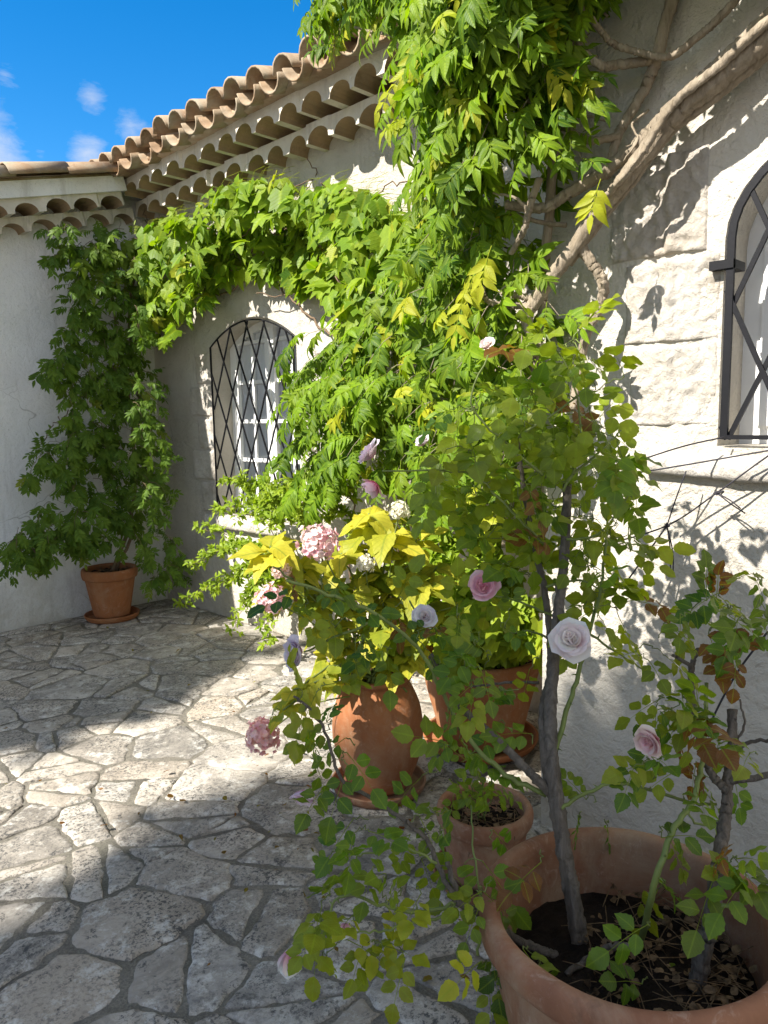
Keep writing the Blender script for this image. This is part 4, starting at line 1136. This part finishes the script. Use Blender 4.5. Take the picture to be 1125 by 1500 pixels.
rstem(GS, [PF(812, 1110, fb+.1), PF(830, 1040, fb+.16), PF(850, 980, fb+.2), PF(862, 930, fb+.22), PF(880, 860, fb+.3), PF(890, 760, fb+.36)], .0062, .003, thorn=True)
rstem(WD, [PF(790, 1000, fb+.22), PF(740, 1000, fb+.25), PF(690, 1005, fb+.26), PF(640, 990, fb+.28)], .0035, .002)
for c in ([(815, 905), (760, 880), (712, 870)], [(830, 790), (870, 785), (900, 760), (935, 700)], [(800, 800), (760, 760), (700, 700), (650, 690), (560, 690)], [(825, 720), (850, 660), (840, 560), (800, 490)], [(800, 700), (730, 640), (690, 590), (715, 520)],
          [(830, 705), (880, 660), (910, 630)], [(760, 640), (820, 600), (870, 560)], [(800, 860), (850, 850), (890, 870)], [(810, 940), (780, 925), (740, 930)], [(640, 940), (620, 915), (600, 880)], [(560, 905), (500, 930), (445, 955)], [(480, 870), (430, 850), (400, 830)], [(810, 920), (835, 935)], [(865, 930), (910, 960), (950, 985)]):
    rstem(GS, [PF(x, y, fb+.30-.25*max(0, (700-x)/300)) for x, y in c], .0035, .0018, 5, True, 6, .0015)
# low branches spilling out over the rim to the left
n0 = PF(668, 1322, fb-.05)
rstem(WD, [PZ(815, 1400, .40), PF(760, 1378, fb-.02), PF(715, 1345, fb-.04), n0], .008, .0065)
rstem(WD, [n0, PF(645, 1275, fb-.01), PF(625, 1230, fb+.02), PF(590, 1200, fb+.03), PF(545, 1170, fb+.05), PF(500, 1140, fb+.05), PF(480, 1080, fb+.06), PF(455, 1040, fb+.07), PF(430, 1020, fb+.08)], .0058, .0024, thorn=True)
rstem(GS, [n0, PF(620, 1335, fb-.05), PF(570, 1330, fb-.06), PF(520, 1312, fb-.06), PF(490, 1320, fb-.06), PF(470, 1370, fb-.07), PF(435, 1390, fb-.07)], .0042, .0018, thorn=True)
rstem(GS, [n0, PF(640, 1345, fb-.06), PF(590, 1355, fb-.08), PF(555, 1365, fb-.08), PF(515, 1365, fb-.08)], .0035, .0018)
rstem(GS, [PF(640, 1265, fb-.01), PF(590, 1240, fb), PF(540, 1250, fb), PF(505, 1255, fb)], .003, .0016)
rstem(WD, [n0+np.array((.01, .0, 0)), PF(662, 1285, fb-.03), PF(655, 1262, fb-.02)], .006, .005)
rstem(WD, [PZ(830, 1428, .405), PF(870, 1398, fb-.06), PF(905, 1385, fb-.07), PF(938, 1386, fb-.08)], .0065, .0055)
rstem(GS, [PF(700, 1400, fb-.1), PF(705, 1340, fb-.05), PF(695, 1250, fb+.05), PF(690, 1180, fb+.15)], .003, .0016)
rstem(GS, [PF(822, 1185, fb+.02), PF(855, 1163, fb+.05), PF(900, 1148, fb+.06), PF(960, 1160, fb+.07), PF(1010, 1175, fb+.07), PF(1050, 1178, fb+.06)], .0042, .003, thorn=True)
# leaf sprays: px, py, distance, spread, count, size, lightness, yellow, red chance
def clusters(F, lst, gs):
    for (x, y, F_, s, n, ls, li, ye, rd_) in lst:
        c = PF(x, y, F_)
        for k in range(n):
            p = PF(x+rng.normal(0, s), y+rng.normal(0, s), F_+rng.normal(0, .06))
            d = unit(p-c+rng.normal(0, .03, 3))*.8+np.array((-.25, -.1, -.25))+rng.normal(0, .3, 3)
            gs.tube(jig(spline([c, (c+p)/2+np.array((0, 0, .006)), p], 3), .003), .0012, 4)
            red = .85 if rng.uniform() < rd_ else max(0, rng.normal(.02, .04))
            rose_leaf(F, p, d, ls*rng.uniform(.75, 1.2), (np.clip(rng.normal(li, .2), 0, 1), np.clip(rng.normal(ye, .15), 0, 1), red), 5 if rng.uniform() < .7 else 7)
u = fb+.42
UPC = [(x, y, u+rng.uniform(-.12, .06), 21, 5, .046, .65, .28, .04) for x, y in ((790, 510), (840, 500), (765, 560), (830, 555), (870, 575), (700, 600), (740, 610), (790, 620), (840, 640), (880, 640), (860, 700), (900, 640), (690, 660), (640, 690), (740, 690), (790, 690), (900, 770), (870, 760), (700, 730))]
UPC += [(x, y, u+rng.uniform(-.12, .04), 25, 4, .045, .6, .30, .07) for x, y in ((850, 760), (800, 760), (880, 800), (840, 830), (890, 850), (760, 800), (780, 850), (740, 760), (860, 880), (900, 890), (730, 840), (910, 700), (760, 730), (820, 600), (870, 830))]
UPC += [(x, y, fb+rng.uniform(.10, .22), 13, 2, .036, .35, .12, .04) for x, y in ((470, 850), (450, 885), (540, 895), (520, 930), (490, 920), (570, 950), (610, 935), (645, 930), (670, 905), (700, 940), (740, 920), (430, 870), (590, 885), (680, 975), (720, 960), (690, 1000))]  # front leaves: their shade is put into the darker tint
LOW = [(485, 1060, 3, .0), (500, 1110, 3, .1), (455, 1110, 3, .2), (440, 1030, 3, .5), (410, 1040, 2, .5), (470, 1010, 3, .4), (520, 1090, 2, .1), (470, 1180, 2, .0), (530, 1215, 3, .1), (580, 1240, 2, .1), (560, 1270, 2, .1), (600, 1205, 2, .0), (500, 1250, 3, .1), (540, 1200, 2, .1),
       (485, 1310, 4, .2), (470, 1350, 4, .35), (480, 1395, 3, .6), (520, 1350, 3, .4), (545, 1380, 4, .5), (580, 1385, 3, .5), (590, 1300, 3, .5), (610, 1295, 2, .6), (560, 1310, 3, .3), (640, 1250, 3, .1), (680, 1265, 3, .1), (700, 1300, 3, .1), (690, 1340, 3, .1), (640, 1230, 2, .0), (720, 1290, 2, .1), (660, 1190, 3, .2), (690, 1150, 3, .2), (650, 1100, 3, .2), (700, 1100, 3, .15), (740, 1060, 2, .1), (640, 1130, 3, .2), (670, 1060, 2, .1),
       (740, 1380, 3, .2), (770, 1390, 3, .05), (715, 1420, 3, .5), (790, 1420, 2, .0), (720, 1370, 2, .1), (850, 1190, 3, .05), (885, 1200, 2, .05), (870, 1175, 2, .1), (790, 1250, 1, .0), (780, 1090, 3, .1), (760, 1010, 3, .1), (790, 960, 3, .2), (950, 1360, 2, .0), (950, 1435, 3, .0), (720, 1230, 2, .1), (690, 1060, 2, .0), (700, 1010, 3, .0), (660, 1000, 3, .0)]
LWC = []
for (x, y, n, ye) in LOW:
    F_ = fb-.06 if y > 1280 else (fb+.03 if y > 1150 else fb+.10)
    if x > 730 and y > 1300: F_ = fb-.10
    LWC.append((x, y, F_, 13, max(1, (n if y > 1280 or x < 560 else n-1)-1), .040, .55, ye, .02))
clusters(FO, UPC, GS); clusters(FO, LWC, GS)
for (x, y, F_, ls, ye) in ((925, 632, u-.1, .055, .5), (920, 608, u-.1, .04, .55), (900, 630, u-.1, .04, .4), (845, 665, u-.15, .062, .45), (860, 650, u-.15, .045, .4), (770, 530, u-.1, .05, .35), (750, 600, u-.12, .05, .45), (860, 560, u-.1, .045, .4)):
    FO.leaf(T_OVAL[rng.integers(2)], PF(x, y-18, F_), (-.1+rng.normal(0, .2), .1, -.9), np.array((-.75, -.5, .3)), ls, (.8, ye, 0), 1.15)
WD.build('stem', M['rosewood'], rb); GS.build('green_cane', M['greenstem'], rb); FO.build('foliage', M['rose'], rb)
PK, PW, PL, LI = (.80, .24, .38), (.88, .78, .72), (.86, .58, .64), (.78, .68, .78)
toward = np.array((-.6, -.6, .35))
for (x, y, F_, s, inn, out, ax, op, lb) in (
    (712, 862, fb+.24, .062, PK, PL, (-.5, -.2, .3), .85, 'deep pink bloom in the middle of the bush'), (836, 938, fb+.15, .066, PW, (.86, .80, .78), (-.7, -.4, .45), 1.0, 'large white bloom in front of the main stem'),
    (440, 958, fb+.12, .058, (.78, .62, .70), (.80, .74, .79), (-.6, .1, .1), .95, 'pale lilac bloom hanging over the paving'), (548, 668, fb+.55, .062, (.74, .55, .62), (.78, .70, .74), (-.4, .4, .4), .9, 'greyish pink bloom near the top left'),
    (552, 708, fb+.55, .056, PK, (.84, .66, .66), (-.3, .3, -.4), .8, 'pink bloom nodding below the greyish one'), (448, 1158, fb+.07, .046, (.80, .62, .70), (.82, .72, .78), (-.4, -.2, -.5), .8, 'faded pink bloom above the paving'),
    (622, 905, fb+.2, .044, PW, (.80, .76, .78), (-.5, -.5, .4), .8, None), (622, 650, fb+.6, .036, PW, (.84, .80, .80), (-.5, 0, .5), .7, None), (716, 508, fb+.55, .036, PW, (.84, .74, .70), (-.5, 0, .4), .8, None)):
    rose_flower('flower', rb, PF(x, y, F_), ax, s*1.15, inn, out, op, lb)
for (x, y, s, lb) in ((425, 1408, .045, 'closed white bud at the tip of the lowest branch'), (505, 1366, .028, None)):
    rose_flower('bud', rb, PF(x, y-12, fb-.07), (-.1, .0, -1), s*1.5, (.84, .70, .76), (.82, .82, .76), .30, lb)

r2 = empty('rose_bush', (1.3, .42, .40), 'smaller rose with a knotty stem and one pale pink bloom against the right wall', 'rose bush')
WD = MB(); GS = MB(); FO = Foliage()
c0 = PZ(1018, 1452, .40); fc_ = float(c0 @ _h)
rstem(WD, [c0-np.array((0, 0, .02)), PF(1032, 1390, fc_), PF(1044, 1330, fc_+.02), PF(1052, 1270, fc_+.05), PF(1062, 1200, fc_+.10), PF(1066, 1150, fc_+.14), PF(1072, 1100, fc_+.18), PF(1072, 1040, fc_+.22)], .0155, .009, 6, False, 10)
rstem(WD, [PF(1068, 1160, fc_+.12), PF(1040, 1130, fc_+.15), PF(1020, 1060, fc_+.2), PF(1012, 990, fc_+.24), PF(1022, 950, fc_+.26)], .008, .005)
rstem(WD, [PF(1016, 990, fc_+.24), PF(1005, 970, fc_+.24), PF(985, 960, fc_+.24)], .005, .0035); rstem(WD, [PF(1072, 1100, fc_+.18), PF(1100, 1088, fc_+.16), PF(1150, 1080, fc_+.1)], .005, .003)
rstem(WD, [PF(1070, 1145, fc_+.14), PF(1100, 1140, fc_+.12), PF(1160, 1125, fc_+.1)], .0075, .006); rstem(WD, [PF(1080, 1085, fc_+.2), PF(1090, 1060, fc_+.2), PF(1084, 1025, fc_+.2)], .003, .002)
rstem(GS, [PZ(938, 1388, .40), PF(958, 1300, fc_+.02), PF(985, 1220, fc_+.05), PF(1010, 1180, fc_+.08), PF(1025, 1140, fc_+.1), PF(1030, 1100, fc_+.14), PF(1035, 1000, fc_+.2)], .0068, .004, thorn=True)
rstem(GS, [PF(1060, 1200, fc_+.1), PF(1030, 1210, fc_+.1), PF(1000, 1185, fc_+.1)], .003, .002)
rstem(GS, [PF(1055, 1330, fc_-.02), PF(1090, 1320, fc_-.03), PF(1140, 1300, fc_-.04)], .004, .003)
RC = [(950, 945, .26, 3, .5), (935, 960, .26, 2, .5), (965, 935, .25, 2, .45), (1035, 880, .26, 4, .2), (1070, 890, .26, 4, .1), (1095, 910, .25, 4, .05), (1060, 860, .26, 3, .25), (1040, 920, .25, 4, .35), (1075, 930, .25, 3, .15), (1110, 850, .24, 3, .4), (1110, 880, .22, 3, .05), (1020, 900, .26, 2, .4), (1000, 1020, .22, 4, .25), (970, 1020, .22, 3, .25), (985, 1040, .2, 4, .15), (1020, 1040, .2, 4, .15), (1000, 1075, .2, 3, .1), (1040, 1060, .2, 3, .2),
      (955, 1115, .15, 3, .0), (965, 1135, .15, 2, .0), (945, 1125, .15, 2, .0), (1040, 1090, .16, 3, .2), (1050, 1120, .14, 3, .1), (1075, 1085, .18, 2, .25), (1110, 1105, .05, 2, .3), (1070, 1260, .02, 4, .2), (1055, 1280, .02, 3, .2), (1085, 1275, .02, 3, .1), (970, 1210, .06, 3, .05), (975, 1290, .03, 3, .05), (1020, 1140, .12, 3, .2), (1000, 1120, .14, 2, .3)]
clusters(FO, [(x, y, fc_+f_, 11, max(1, n-1), .038, .45, ye, .06) for x, y, f_, n, ye in RC], GS)
for (x, y) in ((1020, 1115), (1030, 1120), (1015, 1130), (1080, 960), (1085, 950)):
    rose_leaf(FO, PF(x, y, fc_+.16), rng.normal(0, .5, 3)+np.array((-.3, 0, -.3)), .03, (.4, .2, .85))
WD.build('stem', M['rosewood'], r2); GS.build('green_cane', M['greenstem'], r2); FO.build('foliage', M['rose'], r2)
rose_flower('flower', r2, PF(957, 1082, fc_+.12), (-.7, .1, -.1), .060, PK, PW, .8)

# seedlings in the small pot
sd = empty('seedling', np.array(SP)+np.array((0, 0, .2)), 'thin seedling with a few green leaves growing in the small litter-filled pot', 'plant')
FO = Foliage(); GS = MB(); sb = np.array(SP)+np.array((0, 0, .19))
for k, (x, y) in enumerate(((690, 1150), (700, 1120), (675, 1165), (720, 1140))):
    e = PF(x, y, 2.05+.02*k); GS.tube(jig(spline([sb+rng.normal(0, .02, 3)*np.array((1, 1, 0)), (sb+e)/2, e], 5), .004), .0025, 5)
    for q in range(3): rose_leaf(FO, e+rng.normal(0, .02, 3), rng.normal(0, .5, 3)+np.array((-.2, -.2, 0)), .034, (.5, .2, 0))
GS.build('stem', M['greenstem'], sd); FO.build('foliage', M['rose'], sd)

FL = Foliage()
for k in range(120):
    if k < 70: q = np.array((rng.uniform(1.2, 2.1), rng.uniform(1.1, 2.6)))
    else: q = np.array((rng.uniform(.4, 3.0), rng.uniform(1.2, 5.4)))
    FL.leaf(T_SMALL[rng.integers(2)] if k % 3 else T_OVAL[rng.integers(3)], np.array((*q, .03+rng.uniform(0, .008))), rng.normal(0, 1, 3)*np.array((1, 1, .15)), np.array((0, 0, 1.))+rng.normal(0, .35, 3), rng.uniform(.012, .032), (rng.uniform(), rng.uniform(0, .5), rng.uniform(.4, 1)))
FL.build('fallen_leaves', M['rose'], None)
tag(bpy.data.objects['fallen_leaves'], 'dry brown fallen leaves scattered over the flagstones round the pots', 'fallen leaves', kind='stuff')

# ------------------------------------------------------------------ cords tied to the wall
def cord(ctrl, label, knots=()):
    mb = MB(); mb.tube(spline(ctrl, 6), .0024, 6)
    for (p, ends) in knots:
        for k in range(5): mb.tube(spline([p+rng.normal(0, .004, 3), p+rng.normal(0, .007, 3), p+rng.normal(0, .004, 3)], 4), .0022, 5)
        for e in ends: mb.tube(spline([p, (p+e)/2+rng.normal(0, .004, 3), e], 4), .0020, 5)
    o = mb.build('tie_cord', M['cord']); tag(o, label, 'cord', 'cords tying the roses to the wall'); return o
xk = 2.12
cord([PX(925, 678, 1.95), PX(1000, 654, 2.05), PX(1062, 640, 2.16)], 'upper thin dark cord running to the corner of the window bars')
cord([PX(925, 694, 1.98), PX(1010, 680, 2.05), PX(1125, 660, 2.12), PX(1200, 648, 2.14)], 'long dark cord stretched across the pale stone sill')
k1, k2 = PX(1050, 722, xk), PX(977, 770, xk-.02)
cord([PX(880, 800, 1.95), k2, k1, PX(1125, 668, 2.13), PX(1200, 620, 2.15)], 'knotted dark cord with loose ends hanging below the sill', [(k1, [PX(1092, 752, xk), PX(1085, 745, xk)]), (k2, [PX(986, 842, xk), PX(982, 840, xk-.02), PX(1005, 690, xk)])])
cord([k2, PX(945, 815, 2.05), PX(912, 860, 1.98)], 'short dark cord slanting down from the knot to the rose leaves')
cord([PX(1125, 925, 1.75), PX(1080, 985, 1.72), PX(1045, 1050, 1.68), PX(1030, 1090, 1.65)], 'black cord tied round the small rose beside the right wall')

# ------------------------------------------------------------------ shade trees beyond the courtyard (out of frame, they cast the shade)
def shade_tree(poly, h0, h1, n, trunk_xy, label):
    e = empty('shade_tree', (*trunk_xy, 0), label, 'tree')
    F = Foliage(); mb = MB(); tips = []
    xs_ = sample(poly, n//26)
    for (gx, gy) in xs_:
        h = rng.uniform(h0, h1); c = np.array((gx, gy, 0))+SUN*(h/SUN[2]); tips.append(c)
        for k in range(26):
            p = c+rng.normal(0, .13, 3)+SUN*rng.normal(0, .2); F.leaf(T_OVAL[rng.integers(3)], p, rng.normal(0, 1, 3), SUN+rng.normal(0, .5, 3), rng.uniform(.13, .22), (rng.uniform(), .05, 0), 1.3)
    base = np.array((*trunk_xy, -.05)); top = sum(tips)/len(tips); fork = base*.45+top*.55; fork[:2] = base[:2]*.8+top[:2]*.2
    mb.tube(jig(spline([base, (base+fork)/2, fork, top], 6), .03), lin(.24, .07, 19), 10, 0, .06)
    for t in tips[::4]: mb.tube(jig(spline([fork+(top-fork)*rng.uniform(0, .8), (fork+t)/2+rng.normal(0, .15, 3), t], 4), .03), lin(.05, .012, 9), 6)
    mb.build('trunk', M['wood'], e); F.build('crown', M['treeleaf'], e)
NEAR = [(-3, -3), (-3, 2.0), (-.5, 2.22), (.7, 2.25), (1.3, 2.28), (1.6, 2.24), (2.0, 2.0), (2.3, 1.65), (2.55, 1.2), (2.75, .8), (2.86, .4), (2.95, -.6), (2.7, -3)]
FAR = [(-3, 3.55), (.8, 3.62), (1.7, 3.74), (2.55, 3.85), (2.6, 4.3), (2.3, 5.0), (-3, 5.2)]
shade_tree(NEAR, 9.0, 12.0, 16000, (-9.5, 2.0), 'tall leafy tree outside the courtyard whose shade falls on the near paving')
shade_tree(FAR, 9.0, 11.0, 6500, (-9.5, 6.5), 'tall leafy tree outside the courtyard whose shade falls on the far corner')

# ------------------------------------------------------------------ light and sky
w = bpy.data.worlds.new('World'); sc.world = w; w.use_nodes = True
nt = w.node_tree; nt.nodes.clear()
def wn(t, **kw):
    n = nt.nodes.new(t)
    for k, v in kw.items(): setattr(n, k, v)
    return n
out = wn('ShaderNodeOutputWorld'); bg = wn('ShaderNodeBackground'); bg.inputs['Strength'].default_value = .14
sky = wn('ShaderNodeTexSky', sky_type='NISHITA'); sky.sun_disc = False; sky.sun_elevation = SUN_EL; sky.sun_rotation = math.atan2(SUN[0], SUN[1])
sky.air_density = 1.0; sky.dust_density = .15; sky.ozone_density = 3.0; sky.altitude = 300
hs = wn('ShaderNodeHueSaturation'); hs.inputs['Saturation'].default_value = 1.42; hs.inputs['Value'].default_value = .74
nt.links.new(sky.outputs[0], hs.inputs['Color'])
tc = wn('ShaderNodeTexCoord'); nz = wn('ShaderNodeTexNoise'); nz.inputs['Scale'].default_value = 21; nz.inputs['Detail'].default_value = 11; nz.inputs['Roughness'].default_value = .68; nz.inputs['Distortion'].default_value = .3
mp = wn('ShaderNodeMapping'); mp.inputs['Scale'].default_value = (1, 1, 2.6); nt.links.new(tc.outputs['Generated'], mp.inputs[0]); nt.links.new(mp.outputs[0], nz.inputs['Vector'])
acc = None
for (px, py, rad, amp) in ((-5, 225, .055, 1.0), (8, 110, .03, .55), (135, 145, .030, .8), (190, 185, .035, .7), (130, 222, .04, .9), (60, 228, .022, .5), (-60, 150, .08, .8), (240, -120, .12, .5)):
    d = unit(ray(px, py)); dist = wn('ShaderNodeVectorMath', operation='DISTANCE'); dist.inputs[1].default_value = d; nt.links.new(tc.outputs['Generated'], dist.inputs[0])
    mr = wn('ShaderNodeMapRange'); mr.inputs['From Min'].default_value = 0; mr.inputs['From Max'].default_value = rad; mr.inputs['To Min'].default_value = amp; mr.inputs['To Max'].default_value = 0
    nt.links.new(dist.outputs['Value'], mr.inputs['Value'])
    if acc is None: acc = mr.outputs[0]
    else:
        mx = wn('ShaderNodeMath', operation='MAXIMUM'); nt.links.new(acc, mx.inputs[0]); nt.links.new(mr.outputs[0], mx.inputs[1]); acc = mx.outputs[0]
m1 = wn('ShaderNodeMath', operation='ADD'); nt.links.new(acc, m1.inputs[0]); nt.links.new(nz.outputs['Fac'], m1.inputs[1])
cr = wn('ShaderNodeMapRange'); cr.inputs['From Min'].default_value = .84; cr.inputs['From Max'].default_value = 1.75; nt.links.new(m1.outputs[0], cr.inputs['Value'])
dt = wn('ShaderNodeVectorMath', operation='DOT_PRODUCT'); dt.inputs[1].default_value = unit((-.80, -.50, .30)); nt.links.new(tc.outputs['Generated'], dt.inputs[0])  # unseen cloud cover behind the camera, added as white fill for the shade
k1_ = wn('ShaderNodeMapRange'); k1_.inputs['From Min'].default_value = .0; k1_.inputs['From Max'].default_value = .45; nt.links.new(dt.outputs['Value'], k1_.inputs['Value'])
nz2 = wn('ShaderNodeTexNoise'); nz2.inputs['Scale'].default_value = 2.6; nz2.inputs['Detail'].default_value = 6; nt.links.new(mp.outputs[0], nz2.inputs['Vector'])
k2_ = wn('ShaderNodeMapRange'); k2_.inputs['From Min'].default_value = .34; k2_.inputs['From Max'].default_value = .52; nt.links.new(nz2.outputs['Fac'], k2_.inputs['Value'])
k3_ = wn('ShaderNodeMath', operation='MULTIPLY'); nt.links.new(k1_.outputs[0], k3_.inputs[0]); nt.links.new(k2_.outputs[0], k3_.inputs[1])
k4_ = wn('ShaderNodeMath', operation='MAXIMUM'); nt.links.new(k3_.outputs[0], k4_.inputs[0]); nt.links.new(cr.outputs[0], k4_.inputs[1])
mixc = wn('ShaderNodeMix', data_type='RGBA'); nt.links.new(k4_.outputs[0], mixc.inputs[0]); nt.links.new(hs.outputs[0], mixc.inputs[6]); mixc.inputs[7].default_value = (2.5, 2.65, 3.0, 1)
nt.links.new(mixc.outputs[2], bg.inputs['Color']); nt.links.new(bg.outputs[0], out.inputs['Surface'])
ld = bpy.data.lights.new('sun', 'SUN'); ld.energy = 5.0; ld.angle = math.radians(.53); ld.color = (1.0, .95, .875)
lo = bpy.data.objects.new('sun', ld); COL.objects.link(lo); lo.rotation_euler = Vector(SUN).to_track_quat('Z', 'Y').to_euler(); lo.location = (-8, 2, 12)
sc.view_settings.view_transform = 'Standard'; sc.view_settings.look = 'None'; sc.view_settings.exposure = 1.2; sc.view_settings.gamma = 1
sc.cycles.max_bounces = 8; sc.cycles.transparent_max_bounces = 12; sc.cycles.use_denoising = True
